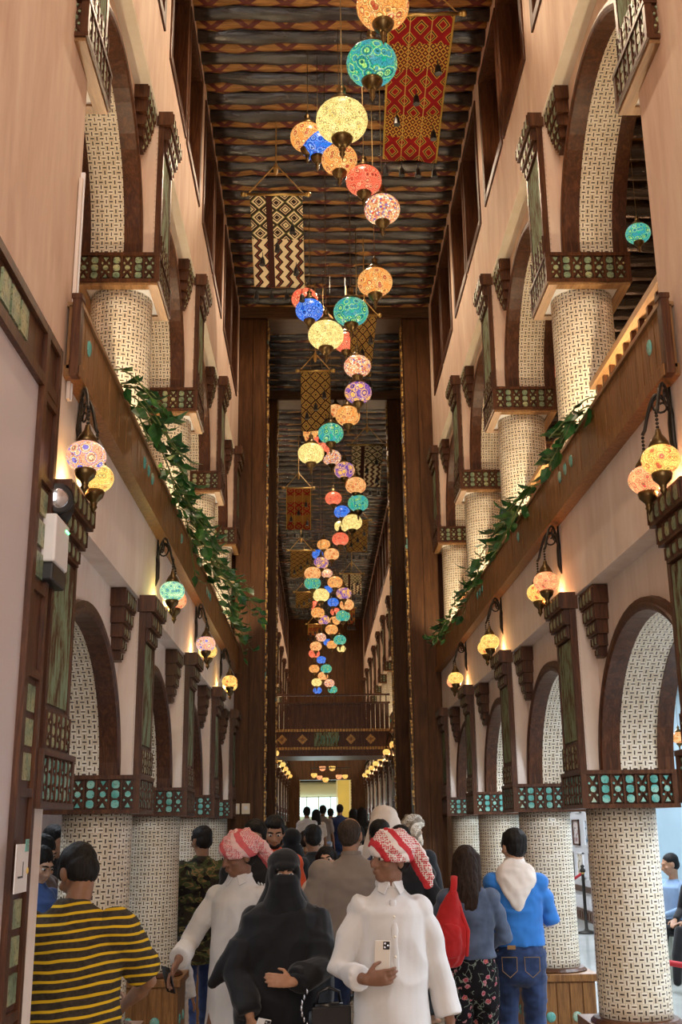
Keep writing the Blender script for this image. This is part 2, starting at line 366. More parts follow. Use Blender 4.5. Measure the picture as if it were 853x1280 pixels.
for sd, nm in SIDES:
    yw = WALL_Y0[sd]
    # near solid wall, full height
    bm = B(); wbox(bm, sd, 0.04, 0.55, -1.0, yw, 0, Z_SLAB0)
    for yc in COLS1 + COLS2: wbox(bm, sd, 0.04, 0.515, yc - .2, yc + .2, Z_CAP1 - .02, Z_SOF0)
    wbox(bm, sd, 0.04, 0.515, yw, 13.5, Z_SOF0, Z_SLAB1); wbox(bm, sd, 0.04, 0.515, 16.6, Y_END, Z_SOF0, Z_SLAB1)
    for yc in [c - SP / 2 for c in COLS1] + [c + SP / 2 for c in COLS2[:-1]]: arch_panel(bm, sd, yc, 0)
    struct('wall_%s' % nm, bm, M['plaster_low'])
    bm = B(); wbox(bm, sd, 0.04, 0.55, -1.0, yw, Z_SLAB0, Z_CEIL)
    for yc in COLS1 + COLS2: wbox(bm, sd, 0.04, 0.515, yc - .2, yc + .2, U_CAP1 - .02, Z_SOF1)
    for yc in [c - SP / 2 for c in COLS1] + [c + SP / 2 for c in COLS2[:-1]]: arch_panel(bm, sd, yc, 1)
    # wall above the gallery arches with its pairs of window openings
    for y0, y1, cs in ((yw, 13.5, [c - SP / 2 for c in COLS1]), (16.6, Y_END, [c + SP / 2 for c in COLS2[:-1]])):
        wbox(bm, sd, 0.04, 0.515, y0, y1, Z_SOF1, Z_WIN0); wbox(bm, sd, 0.04, 0.515, y0, y1, Z_WIN1, Z_CEIL)
        edges = [y0]
        for c in cs:
            edges += [c - 0.93, c - 0.06, c + 0.06, c + 0.93]; WIN.append((sd, c - 0.495)); WIN.append((sd, c + 0.495))
        edges.append(y1)
        for a, b in zip(edges[0::2], edges[1::2]):
            if b - a > 0.01: wbox(bm, sd, 0.04, 0.515, a, b, Z_WIN0, Z_WIN1)
        wbox(bm, sd, 0.40, 0.515, y0, y1, Z_WIN0, Z_WIN1)
    struct('wall_%s_upper' % nm, bm, M['plaster'])
    bm = B()
    for cs in ([c - SP / 2 for c in COLS1], [c + SP / 2 for c in COLS2[:-1]]):
        for c in cs: wbox(bm, sd, .041, .16, c - SP / 2 + .2, c + SP / 2 - .2, Z_SOF1 - .012, Z_SOF1 + .01)
    struct('trim_%s_soffit' % nm, bm, M['cream'])
    # dark walls between the two portals, aisle walls, gallery slab and gallery ceiling
    bm = B(); wbox(bm, sd, 0.02, 0.5, 13.75, 16.2, 0, Z_CEIL); struct('wall_%s_passage' % nm, bm, M['wood_pillar'])
    bm = B(); wbox(bm, sd, T_OUT, T_OUT + .15, -1, 42, 0, Z_SLAB0)
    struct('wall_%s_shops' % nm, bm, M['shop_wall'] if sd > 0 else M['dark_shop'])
    bm = B(); wbox(bm, sd, T_OUT, T_OUT + .15, -1, 42, Z_SLAB1, 6.9); struct('wall_%s_gallery' % nm, bm, M['plaster'])
    bm = B(); wbox(bm, sd, 0.5, T_OUT, -1, 42, Z_SLAB0, Z_SLAB1); wbox(bm, sd, 0.04, 0.52, yw, 42, Z_SLAB0 + .01, Z_SLAB1 - .01); struct('floor_%s_gallery' % nm, bm, M['cream'])
    bm = B(); wbox(bm, sd, 0.5, T_OUT, -1, 42, 6.62, 6.7); struct('ceiling_%s_gallery' % nm, bm, M['reed'])
# gallery ceiling logs, seen through the upper arches on the right and left
glog = obj('gallery_log', wavy_log(0.075, T_OUT - .5, 31), M['log'], smooth=True)
first = True
for sd in (1, -1):
    y = 4.4
    while y < 13.4:
        o = glog if first else glog.copy()
        if not first: C.objects.link(o)
        first = False
        o.location = (PX(sd, 0.5 + (T_OUT - .5) / 2), y, 6.56); o.rotation_euler = (random.uniform(0, 6), 0, 0)
        tag(o, 'black log under the gallery ceiling behind the %s upper arches' % ('right' if sd > 0 else 'left'), 'log', 'gallery ceiling logs, %s side' % ('right' if sd > 0 else 'left')); y += 0.27

# ------------------------------------------------------------------ tile work
def octagon(r, k=0.42):
    return [(r, -r * k), (r, r * k), (r * k, r), (-r * k, r), (-r, r * k), (-r, -r * k), (-r * k, -r), (r * k, -r)]
def tile_face(bw, bt, o, u, v, n, W, H, cols, rows, depth=0.008):
    """wooden lattice + raised glazed tiles on a rectangle with corner o"""
    o, u, v, n = Vector(o), Vector(u), Vector(v), Vector(n); cw, ch = W / cols, H / rows
    def bar(u0, u1, v0, v1, d):
        prism(bw, [o + u * u0 + v * v0, o + u * u1 + v * v0, o + u * u1 + v * v1, o + u * u0 + v * v1], n, d)
    e = 0.10 * min(cw, ch)
    for i in range(cols + 1): bar(max(0, i * cw - e), min(W, i * cw + e), 0, H, depth * 1.5)
    prism(bt, [o - n * .010, o + u * W - n * .010, o + u * W + v * H - n * .010, o + v * H - n * .010], n, .003)
    def piece(cx, cy, poly, d=depth):
        c = o + u * cx + v * cy
        prism(bt, [c + u * a + v * b for a, b in poly], n, d)
    for i in range(cols):
        cx = (i + .5) * cw
        if i % 2 == 1 or rows < 3:
            for j in range(rows): piece(cx, (j + .5) * ch, octagon(0.40 * min(cw, ch), 0.5))
        else:
            piece(cx, H / 2, octagon(0.30 * min(cw, ch)))
            q = 0.24 * min(cw, ch)
            for j in (0, rows - 1):
                s = 1 if j == 0 else -1; cy = (j + .5) * ch
                piece(cx, cy - s * .1 * ch, [(-q * 1.2, -q * s), (q * 1.2, -q * s), (0, q * s)][::s])
            for sx in (-1, 1):
                for sy in (-1, 1):
                    piece(cx + sx * cw * .3, H / 2 + sy * H * .2, octagon(0.11 * min(cw, ch)))
            # crossed laths
            for s in (1, -1):
                a = o + u * (cx - cw * .42) + v * (H / 2 - s * H * .42); b = o + u * (cx + cw * .42) + v * (H / 2 + s * H * .42)
                d = (b - a).normalized(); p = n.cross(d) * 0.08 * cw
                prism(bw, [a - p, b - p, b + p, a + p], n, depth * 0.8)

def cap_parts(sd, upper, parent):
    """square tiled cap, local origin at hall face / column axis / cap bottom"""
    h = Z_CAP1 - Z_CAP0; bw, bt = B(), B(); T, Yh = 0.515, 0.2505
    box(bw, sd * .006, sd * (T - .006), -Yh + .006, Yh - .006, 0, h)
    for z0, z1 in ((-.004, .018), (h - .018, h + .004)): box(bw, sd * -.012, sd * (T + .012), -Yh - .012, Yh + .012, z0, z1)
    for a in (-.009, T - .021):
        for yy in (-Yh - .009, Yh - .021): box(bw, sd * a, sd * (a + .030), yy, yy + .030, .001, h - .001)
    z = .02; H = h - .04
    tile_face(bw, bt, (sd * .02, -Yh + .004, z), (sd, 0, 0), (0, 0, 1), (0, -1, 0), T - .04, H, 7, 3)
    tile_face(bw, bt, (sd * .004, -Yh + .02, z), (0, 1, 0), (0, 0, 1), (-sd, 0, 0), 2 * Yh - .04, H, 7, 3)
    tile_face(bw, bt, (sd * (T - .004), -Yh + .02, z), (0, 1, 0), (0, 0, 1), (sd, 0, 0), 2 * Yh - .04, H, 7, 3)
    c = obj('capital', bw, M['wood'], parent); t = obj('tile_pattern', bt, M['tile_olive' if upper else 'tile'], c)  # upper cap tiles: olive has the warm light's tint put into the colour
    if upper:
        b = B()
        for y0, y1, t0, t1 in ((-Yh, Yh, 0, .06), (-Yh, Yh, T - .06, T), (-Yh, -Yh + .06, .0605, T - .0605), (Yh - .06, Yh, .0605, T - .0605)): box(b, sd * t0, sd * t1, y0, y1, -.022, -.003)
        obj('underside_frame', b, M['wood_rail'], parent)
        b = B(); box(b, sd * .05, sd * (T - .05), -Yh + .05, Yh - .05, -.010, -.004); obj('underside_board', b, M['white'], parent)
def shaft_bm(r, h, ct, sd):
    b = B(); uvl = b.loops.layers.uv.new('uv'); seg, nz = 40, 12
    R = [[b.verts.new((sd * ct + r * (1 - .035 * math.sin(PI * k / nz) * 0 + .02 * (1 - k / nz)) * math.cos(2 * PI * i / seg), r * (1 + .02 * (1 - k / nz)) * math.sin(2 * PI * i / seg), h * k / nz)) for i in range(seg)] for k in range(nz + 1)]
    n = 42 * 0.02887
    for k in range(nz):
        for i in range(seg):
            j = (i + 1) % seg; f = b.faces.new((R[k][i], R[k][j], R[k + 1][j], R[k + 1][i]))
            for l_, (a, c) in zip(f.loops, ((i, k), (i + 1, k), (i + 1, k + 1), (i, k + 1))): l_[uvl].uv = (a / seg * n + 50 * .02887, c / nz * h)
    b.faces.new(list(reversed(R[0]))); b.faces.new(R[-1]); return b
PED = 0.70
def make_column(sd, upper, near):
    nm = 'left' if sd < 0 else 'right'
    t = thing('arcade_column', '', 'column')
    ct = 0.262; z0 = -(U_CAP0 - Z_SLAB1) if upper else -Z_CAP0
    hs = -z0 - (0 if upper else PED)
    s = shaft_bm(0.193, hs, ct, sd); bmesh.ops.translate(s, verts=s.verts, vec=(0, 0, -hs))
    obj('shaft', s, M['mosaic'], t, smooth=True, recalc=False)
    cap_parts(sd, upper, t)
    if not upper:
        b = B(); lathe(b, [(.235, 0), (.245, .012), (.225, .03), (.2, .035)], 32, sd * ct, 0, -hs - .005); obj('base_ring', b, M['wood'], t, smooth=False)
        p = B(); box(p, sd * .03, sd * .505, -.25, .25, -Z_CAP0, -Z_CAP0 + PED - .05); box(p, sd * .0, sd * .53, -.275, .275, -Z_CAP0 + PED - .05, -Z_CAP0 + PED)
        box(p, sd * .01, sd * .52, -.265, .265, -Z_CAP0, -Z_CAP0 + .07)
        for k in range(5):
            box(p, sd * (.04 + k * .093), sd * (.04 + k * .093 + .084), -.258, -.24, -Z_CAP0 + .07, -Z_CAP0 + PED - .055)
            box(p, sd * .022, sd * .04, -.24 + k * .097, -.24 + k * .097 + .088, -Z_CAP0 + .07, -Z_CAP0 + PED - .055)
        pd = obj('pedestal', p, M['wood_gold'], t, bevel=.004)
        for k in (1, 3):
            m_ = B(); lathe_y(m_, sd * (.04 + k * .093 + .042), -.258, -Z_CAP0 + .42, .035); obj('medallion', m_, M['tile'], pd, smooth=True)
            m_ = B(); lathe_x(m_, sd * .022, -.24 + k * .097 + .044, -Z_CAP0 + .42, .035, -sd); obj('medallion', m_, M['tile'], pd, smooth=True)
    return t
def lathe_y(bm, x, y, z, r):
    ell(bm, (x, y, z), (r, r * .35, r))
def lathe_x(bm, x, y, z, r, s): ell(bm, (x, y, z), (r * .35, r, r))
def column_label(nm, lv, i, far): 
    fl = 'upper gallery' if lv else 'ground floor'
    if far: return 'cream basket-weave mosaic column, %s %s, %s beyond the wooden portal' % (fl, nm, ORD[i])
    return 'cream basket-weave mosaic column with tiled cap, %s %s row, %s from camera' % (fl, nm, ORD[i])
for sd, nm in SIDES:
    for lv in (0, 1):
        proto = None
        for ys, far in ((COLS1, False), (COLS2, True)):
            for i, yc in enumerate(ys):
                loc = (PX(sd, 0), yc, U_CAP0 if lv else Z_CAP0); lab = column_label(nm, lv, i, far)
                if proto is None: proto = make_column(sd, lv == 1, True); proto.location = loc; proto['label'] = lab; proto['group'] = 'mosaic columns of the arcades'
                else: dup(proto, loc, lab)
        # the cap carried by the end of the near solid wall
        t = thing('wall_end_cap', 'wooden cap with turquoise tiles fixed to the end of the near %s wall, %s' % (nm, 'upper level' if lv else 'head height'), 'wooden cap', (PX(sd, -.008), YC0 - SP, U_CAP0 if lv else Z_CAP0))
        cap_parts(sd, lv == 1, t)

# ------------------------------------------------------------------ pilasters and corbels on the hall face
def steps(bw, bt, sd, tback, blocks, cols):
    """stack of stepped blocks: (y half width, t front, z0, z1)"""
    for yh, tf, z0, z1 in blocks:
        box(bw, sd * tf, sd * tback, -yh, yh, z0, z1)
        c = max(1, round(cols * yh / blocks[0][0]))
        tile_face(bw, bt, (sd * tf, -yh + .01, z0 + .012), (0, 1, 0), (0, 0, 1), (-sd, 0, 0), 2 * yh - .02, z1 - z0 - .024, c, 1, .006)
def make_pilaster(sd):
    t = thing('wall_pilaster', '', 'pilaster')
    H = 1.0
    b, bt = B(), B(); box(b, sd * .0, sd * .05, -.2, .2, 0, .15); tile_face(b, bt, (sd * 0, -.19, .01), (0, 1, 0), (0, 0, 1), (-sd, 0, 0), .38, .13, 5, 3, .006)
    p = obj('base_block', b, M['wood'], t); obj('tile_pattern', bt, M['tile_olive'], p)
    b = B(); box(b, sd * .014, sd * .05, -.185, .185, .15, H - .02)
    for y0, y1 in ((-.2, -.165), (.165, .2)): box(b, sd * .002, sd * .05, y0, y1, .15, H - .02)
    obj('post', b, M['wood'], t)
    b = B(); box(b, sd * .006, sd * .02, -.16, .16, .17, H - .26); obj('painted_panel', b, M['green'], t)
    b, bt = B(), B(); steps(b, bt, sd, .05, [(.215, -.052, H - .085, H + .012), (.19, -.03, H - .175, H - .085), (.165, -.010, H - .25, H - .175)], 5)
    p = obj('stepped_capital', b, M['wood'], t); obj('tile_pattern', bt, M['tile_olive'], p)
    return t
def make_corbel(sd):
    t = thing('wall_corbel', '', 'corbel'); b, bt = B(), B()
    steps(b, bt, sd, .0, [(.155, -.085, -.10, 0), (.13, -.076, -.185, -.10), (.105, -.066, -.26, -.185), (.075, -.054, -.325, -.26), (.045, -.042, -.38, -.325)], 4)
    p = obj('stepped_block', b, M['wood'], t); obj('tile_pattern', bt, M['tile_olive'], p); return t
for sd, nm in SIDES:
    pil = cor = None; n = {0: 0, 1: 0}
    for yc in [YC0 - SP] + COLS1 + COLS2:
        for lv in (0, 1):
            far = yc > 15; i = n[lv]; n[lv] += 1
            fl = 'upper' if lv else 'lower'
            where = 'the near %s wall end' % nm if i == 0 else ('%s %s column %s' % (ORD[i - 1 if not far else i - 5], nm, 'beyond the portal' if far else 'from camera'))
            zb = (U_CAP1 if lv else Z_CAP1) + .005
            lab = '%s brown pilaster with worn green panel standing above %s' % (fl, where)
            sc = (1, 1, ((Z_SOF1 if lv else Z_SOF0) - zb + .02) / 1.012)
            if pil is None: pil = make_pilaster(sd); pil.location = (PX(sd, 0), yc, zb); pil.scale = sc; pil['label'] = lab; pil['group'] = 'pilasters above the column caps'
            else: dup(pil, (PX(sd, 0), yc, zb), lab, scale=sc)
            if i == 0: continue
            lab = '%s stepped brown corbel with tiles beside pilaster above %s' % (fl, where)
            loc = (PX(sd, .145), yc - .38, (Z_SOF1 if lv else Z_SOF0) - .005)
            if cor is None: cor = make_corbel(sd); cor.location = loc; cor['label'] = lab; cor['group'] = 'stepped corbels beside the pilasters'
            else: dup(cor, loc, lab)

# ------------------------------------------------------------------ arches between the columns
def arch_sweep(bm, lv, prof, uv=False, N=28):
    """closed profile [(dr, t)] swept over the half ellipse; local origin arch centre at springing"""
    a = ARCH[lv]; rows = []; L = []; s = 0; prev = None
    for i in range(N + 1):
        th = PI * i / N; c, sn = -math.cos(th), math.sin(th)
        p = (A_IN * c, a['b'] * sn)
        if prev: s += math.dist(p, prev)
        prev = p; L.append(s)
        rows.append([bm.verts.new((t, (A_IN + dr) * c, (a['b'] + dr) * sn)) for dr, t in prof])
    uvl = bm.loops.layers.uv.new('uv') if uv else None; m = len(prof)
    for i in range(N):
        for k in range(m):
            j = (k + 1) % m; f = bm.faces.new((rows[i][k], rows[i + 1][k], rows[i + 1][j], rows[i][j]))
            if uv:
                for l_, (ii, kk) in zip(f.loops, ((i, k), (i + 1, k), (i + 1, j), (i, j))): l_[uvl].uv = (abs(prof[kk][1]) + .02887 * 50, L[ii])
    bm.faces.new(rows[0]); bm.faces.new(list(reversed(rows[-1])))
def make_arch(sd, lv):
    t = thing('arch', '', 'arch')
    b = B(); arch_sweep(b, lv, [(dr, sd * q) for dr, q in ((0, .222), (0, .122), (.012, .112), (.03, .108), (.036, .120), (.062, .120), (.068, .150), (.05, .222))]); obj('front_moulding', b, M['wood'], t)
    b = B(); arch_sweep(b, lv, [(dr, sd * q) for dr, q in ((.006, .221), (.006, .431), (.05, .431), (.05, .221))], True); obj('mosaic_lining', b, M['mosaic'], t)
    b = B(); arch_sweep(b, lv, [(dr, sd * q) for dr, q in ((0, .430), (0, .52), (.06, .53), (.06, .430))]); obj('rear_moulding', b, M['wood'], t)
    return t
for sd, nm in SIDES:
    for lv in (0, 1):
        pr = None
        for far, cs in ((False, [c - SP / 2 for c in COLS1]), (True, [c + SP / 2 for c in COLS2[:-1]])):
            for i, yc in enumerate(cs):
                lab = '%s brown wooden arch lined with mosaic on the %s, %s %s' % ('upper' if lv else 'lower', nm, ORD[i], 'beyond the portal' if far else 'from camera')
                loc = (PX(sd, 0), yc, ARCH[lv]['z0'])
                if pr is None: pr = make_arch(sd, lv); pr.location = loc; pr['label'] = lab; pr['group'] = 'arches of the arcades'
                else: dup(pr, loc, lab)

# ------------------------------------------------------------------ high windows
def make_window(sd):
    t = thing('high_window', '', 'window'); h = Z_WIN1 - Z_WIN0; yh = .42
    b = B(); d0, d1 = -.014, .30
    box(b, sd * d0, sd * d1, -yh - .05, -yh + .03, -.05, h + .05); box(b, sd * d0, sd * d1, yh - .03, yh + .05, -.05, h + .05)
    box(b, sd * d0, sd * d1, -yh + .03, yh - .03, -.05, .03); box(b, sd * d0, sd * d1, -yh + .03, yh - .03, h - .03, h + .05)
    f = obj('window_frame', b, M['wood'], t, bevel=.004)
    b = B(); box(b, sd * .26, sd * .30, -yh + .03, yh - .03, .03, h - .03); obj('shutter_board', b, M['wood'], t)
    b = B(); box(b, sd * .08, sd * .26, -.03, .03, .03, h - .03); obj('mullion', b, M['wood'], t)
    b = B(); box(b, sd * .235, sd * .262, .05, yh - .05, .04, h * .55); obj('plaster_panel', b, M['plaster'], t)
    return t
pr = {}; cnt = {}
for sd, yc in WIN:
    nm = 'left' if sd < 0 else 'right'; far = yc > 15; key = (sd, far); i = cnt.get(key, 0); cnt[key] = i + 1
    lab = 'dark wooden window high on the %s wall, %s %s' % (nm, ORD[i], 'beyond the portal' if far else 'from camera')
    loc = (PX(sd, .04), yc, Z_WIN0)
    if sd not in pr: pr[sd] = make_window(sd); pr[sd].location = loc; pr[sd]['label'] = lab; pr[sd]['group'] = 'high windows under the ceiling'
    else: dup(pr[sd], loc, lab)

# ------------------------------------------------------------------ balcony parapets with rails
for sd, nm in SIDES:
    for y0, y1, far in ((4.12, 13.3, False), (16.75, 22.6, True)):
        t = thing('balcony_parapet', 'brown slatted planter parapet along the %s gallery%s' % (nm, ' beyond the wooden portal' if far else ' in front of the portal'), 'parapet', (PX(sd, 0), y0, Z_SLAB0))
        L = y1 - y0; b = B(); box(b, sd * .0, sd * .03, .0, L, .03, .31); yy = .03; rr = random.Random(3)
        while yy < L - .1:
            box(b, sd * -.012 - sd * rr.uniform(0, .004), sd * .005, yy, yy + .086, .05, .30); yy += .092
        obj('slat_board', b, M['wood_gold'], t)
        b = B(); box(b, sd * -.030, sd * .039, 0, L, -.005, .045); box(b, sd * -.020, sd * .02, 0, L, .045, .065); obj('bottom_moulding', b, M['wood_gold'], t)
        b = B(); box(b, sd * -.025, sd * .05, 0, L, .305, .325); obj('top_ledge', b, M['wood_rail'], t)
        b = B(); box(b, sd * -.024, sd * .012, -.03, .03, -.008, .335); box(b, sd * -.028, sd * .016, -.034, .036, .325, .35); obj('end_post', b, M['wood'], t, bevel=.004)
        for q in (0.17, 1.7, 1.85, 2.0, 3.4, 5.2, 5.35, 5.5):
            if q < L: b = B(); ell(b, (sd * -.016, q + .02, .2), (.012, .028, .036)); obj('medallion', b, M['tile'], t, smooth=True)
        ys = [c for c in ([YC0 - SP] + COLS1 + COLS2) if y0 - .5 < c < y1]
        for i, yc in enumerate(ys):
            e = (ys[i + 1] if i + 1 < len(ys) else yc + SP) - .2; q0 = yc + .2
            if e > y1 + .3: continue
            t = thing('gallery_handrail', 'wooden gallery handrail on balusters, %s side, %s bay %s' % (nm, ORD[i], 'beyond the portal' if far else 'from camera'), 'handrail', (PX(sd, .26), q0, Z_SLAB1), 0, 'gallery handrails between columns')
            b = B(); box(b, sd * -.04, sd * .04, 0, e - q0, .66, .70); box(b, sd * -.018, sd * .018, 0, e - q0, .10, .13); obj('rail', b, M['wood_rail'], t)
            b = B(); q = .08
            while q < e - q0 - .03: box(b, sd * -.014, sd * .014, q - .014, q + .014, .0, .66); q += .15
            obj('balusters', b, M['wood'], t)
# ------------------------------------------------------------------ wooden portals across the hall
def rope_trim(bm, x, y, z0, z1, s):
    """carved gilt strip with a wavy edge"""
    n = 90; h = (z1 - z0) / n
    for k in range(n):
        q = .020 + .010 * math.sin(k * 2.1)
        box(bm, x, x + s * q, y - .02 - .008 * (k % 2), y + .04, z0 + k * h, z0 + k * h + h * .9)
M['gilt'] = plain('carved_gilt', (0.46, 0.26, 0.07), 0.4, 0.25, 0.5, 30)
def gilt_tile():
    m, n, b = nt('gilt_and_turquoise_carving', 0.4, 0.3, 0.5); v = coord(n)
    f = vor(n, v, 26, 'F1', 'Distance'); g = noi(n, v, 5, 3)
    c = ramp(n, f, [(0.25, (0.60, 0.38, 0.10)), (0.5, (0.32, 0.17, 0.05)), (0.8, (0.06, 0.025, 0.01))])
    c = mixc(n, ramp(n, g, [(0.66, (0, 0, 0)), (0.70, (1, 1, 1))]), c, (0.12, 0.30, 0.26)); lk(n, c, b.inputs['Base Color']); bump(n, b, f, .6, .01); return m
M['gilt_tile'] = gilt_tile()
for (yf, yb, xl, xr, nmz) in ((13.3, 13.75, -.655, 1.115, 'nearer'), (16.2, 16.6, -.64, 1.10, 'farther')):
    t = thing('wooden_portal', 'tall brown timber portal of pillars and beam, %s of the two' % nmz, 'portal', (HX, yf, 0))
    for sd, xi, pn in ((-1, xl, 'pillar'), (1, xr, 'pillar')):
        xo = PX(sd, .045); b = B(); x0, x1 = xi - HX, xo - HX
        box(b, x0, x1, 0, yb - yf, 0, Z_CEIL + .02)
        # plain facing boards with shallow grooves
        mid = (x0 + x1) / 2
        box(b, x0 + sd * .02, mid - sd * .004, -.018, 0, .3, Z_CEIL - .3); box(b, mid + sd * .004, x1 - sd * .01, -.018, 0, .3, Z_CEIL - .3)
        box(b, x0 + sd * .015, x1 - sd * .005, -.03, 0, 0, .3)
        p = obj('pillar', b, M['wood_pillar'], t)
        b = B(); rope_trim(b, x0, -.0, .05, Z_CEIL - .3, -sd); obj('carved_trim', b, M['gilt_tile'], p)
    b = B(); box(b, xl - HX - .38, xr - HX + .38, 0.0, yb - yf, Z_CEIL - .27, Z_CEIL + .03); box(b, xl - HX - .38, xr - HX + .38, -.02, 0, Z_CEIL - .26, Z_CEIL - .10); obj('beam', b, M['wood_hz'], t)

# two small switch boxes on the left pillar of the nearer portal
for k, xx in enumerate((-.985, -.865)):
    t = thing('wall_switch', 'pale square thermostat box on the left portal pillar, %s of two' % ('outer' if k == 0 else 'inner'), 'switch', (xx, 13.3, 1.92), 0, 'switch boxes on the portal pillar')
    b = B(); box(b, -.048, .048, -.055, -.018, -.06, .06); p = obj('cover', b, M['cream'], t, bevel=.006)
    b = B(); box(b, -.022, .022, -.062, -.054, -.01, .03); obj('display', b, M['white'], p)

# ------------------------------------------------------------------ footbridge across the hall
t = thing('footbridge', 'carved wooden footbridge with gold diamonds crossing the hall in the distance', 'bridge', (HX, 23.0, 0))
W2 = HW + .03
b = B(); box(b, -W2, W2, 0, 1.6, 3.07, 3.2); box(b, -W2, W2, -.05, 0, 3.07, 3.12); obj('underbeam', b, M['wood'], t)
b = B(); box(b, -W2, W2, .02, 1.58, 3.2, 3.62); obj('carved_fascia', b, M['wood'], t)
b = B()
for z0, z1 in ((3.2, 3.255), (3.565, 3.62)):
    k = -W2
    while k < W2 - .02: box(b, k, k + .045, -.012, .03, z0, z1); k += .06
obj('carved_border', b, M['gilt'], t)
for x in (-1.0, -.58, .42, .83):
    b = B(); c = Vector((x, .02, 3.41)); prism(b, [c + Vector(q) for q in ((-.105, 0, 0), (0, 0, -.105), (.105, 0, 0), (0, 0, .105))], (0, -1, 0), .025); d = obj('gold_diamond', b, M['gilt'], t)
    b = B(); c = Vector((x, -.005, 3.41)); prism(b, [c + Vector(q) for q in ((-.045, 0, 0), (0, 0, -.045), (.045, 0, 0), (0, 0, .045))], (0, -1, 0), .012); obj('diamond_boss', b, M['wood_gold'], d)
b = B(); box(b, -.34, .17, -.01, .03, 3.27, 3.55); p = obj('turquoise_panel', b, M['green'], t)
b = B(); rr = random.Random(5)
for k in range(7):
    x = -.29 + k * .07
    tube(b, [(x + rr.uniform(-.02, .02), -.015, 3.32 + rr.uniform(0, .06)), (x + .03, -.018, 3.38 + rr.uniform(-.02, .04)), (x + rr.uniform(-.02, .05), -.015, 3.46 + rr.uniform(-.02, .05))], .008, 6)
obj('carved_motif', b, M['tile'], p)
b = B(); k = -W2
while k < W2 - .05: box(b, k, k + .085, .02, .05, 3.62, 4.13); k += .095
obj('board_balustrade', b, M['wood'], t)
b = B(); box(b, -W2, W2, .0, .07, 4.13, 4.17); box(b, -W2, W2, .01, .05, 4.30, 4.34); k = -W2
while k < W2: box(b, k, k + .02, .02, .04, 4.17, 4.30); k += .12
obj('top_rail', b, M['wood'], t)

# ------------------------------------------------------------------ end wall and lobby
bm = B(); box(bm, PX(-1, .6), -.66, Y_END, Y_END + .35, 0, Z_CEIL + .1); box(bm, 1.03, PX(1, .6), Y_END, Y_END + .35, 0, Z_CEIL + .1)
box(bm, -.66, 1.03, Y_END, Y_END + .35, 3.10, Z_CEIL + .1); struct('wall_back', bm, M['wood_pillar'])
bm = B(); rope_trim(bm, -.66, Y_END, .4, 3.1, 1); rope_trim(bm, 1.03, Y_END, .4, 3.1, -1); struct('trim_back', bm, M['gilt_tile'])
M['yellow_wall'] = plain('lobby_yellow_wall', (0.75, 0.55, 0.16), 0.5, 0, 0.1, 1)
M['lobby'] = plain('lobby_cream_wall', (0.80, 0.72, 0.52), 0.5, 0, 0.06, 1)
bm = B(); box(bm, -3.2, 3.4, 46, 46.2, 0, 5.2); box(bm, -3.4, -3.2, Y_END + .35, 46, 0, 5.2); box(bm, 3.4, 3.6, Y_END + .35, 46, 0, 5.2); struct('wall_lobby', bm, M['lobby'])
bm = B(); box(bm, -3.4, 3.6, Y_END + .35, 46.2, 5.1, 5.3); struct('ceiling_lobby', bm, M['lobby'])
bm = B(); box(bm, -3.4, 3.6, Y_END + .3, 46.2, .30, .42); struct('floor_lobby', bm, M['floor_shop'])
t = thing('lobby_partition', 'yellow screen wall on the right inside the far lobby', 'screen', (1.15, 44.0, .42)); b = B(); box(b, -.45, .5, 0, .12, 0, 3.1); p = obj('panel', b, M['yellow_wall'], t)
for k in range(3):
    b = B(); box(b, -.5 + k * .5, -.46 + k * .5, -.03, .0, 0, 3.1); obj('batten', b, M['lobby'], p)
m, n, bs = nt('lit_window_glass', .2); bs.inputs['Emission Color'].default_value = (.62, .95, 1, 1); bs.inputs['Emission Strength'].default_value = 1.6; bs.inputs['Base Color'].default_value = (.6, .8, .85, 1); M['lit_glass'] = m
t = thing('lobby_window', 'bright blue-white window band at the back of the far lobby', 'window', (-.05, 45.9, 1.9)); b = B(); box(b, -.95, .95, -.02, .06, .10, .85); obj('pane', b, M['lit_glass'], t)
b = B()
for k in range(5): box(b, -.97 + k * .475, -.93 + k * .475, -.05, -.02, .06, .89)
box(b, -.97, .97, -.05, -.02, .06, .10); box(b, -.97, .97, -.05, -.02, .85, .89); obj('frame', b, M['lobby'], t)

bm = B(); box(bm, -1.6, 1.9, 45.7, 45.95, 3.35, 4.4); struct('trim_lobby', bm, M['iron'])
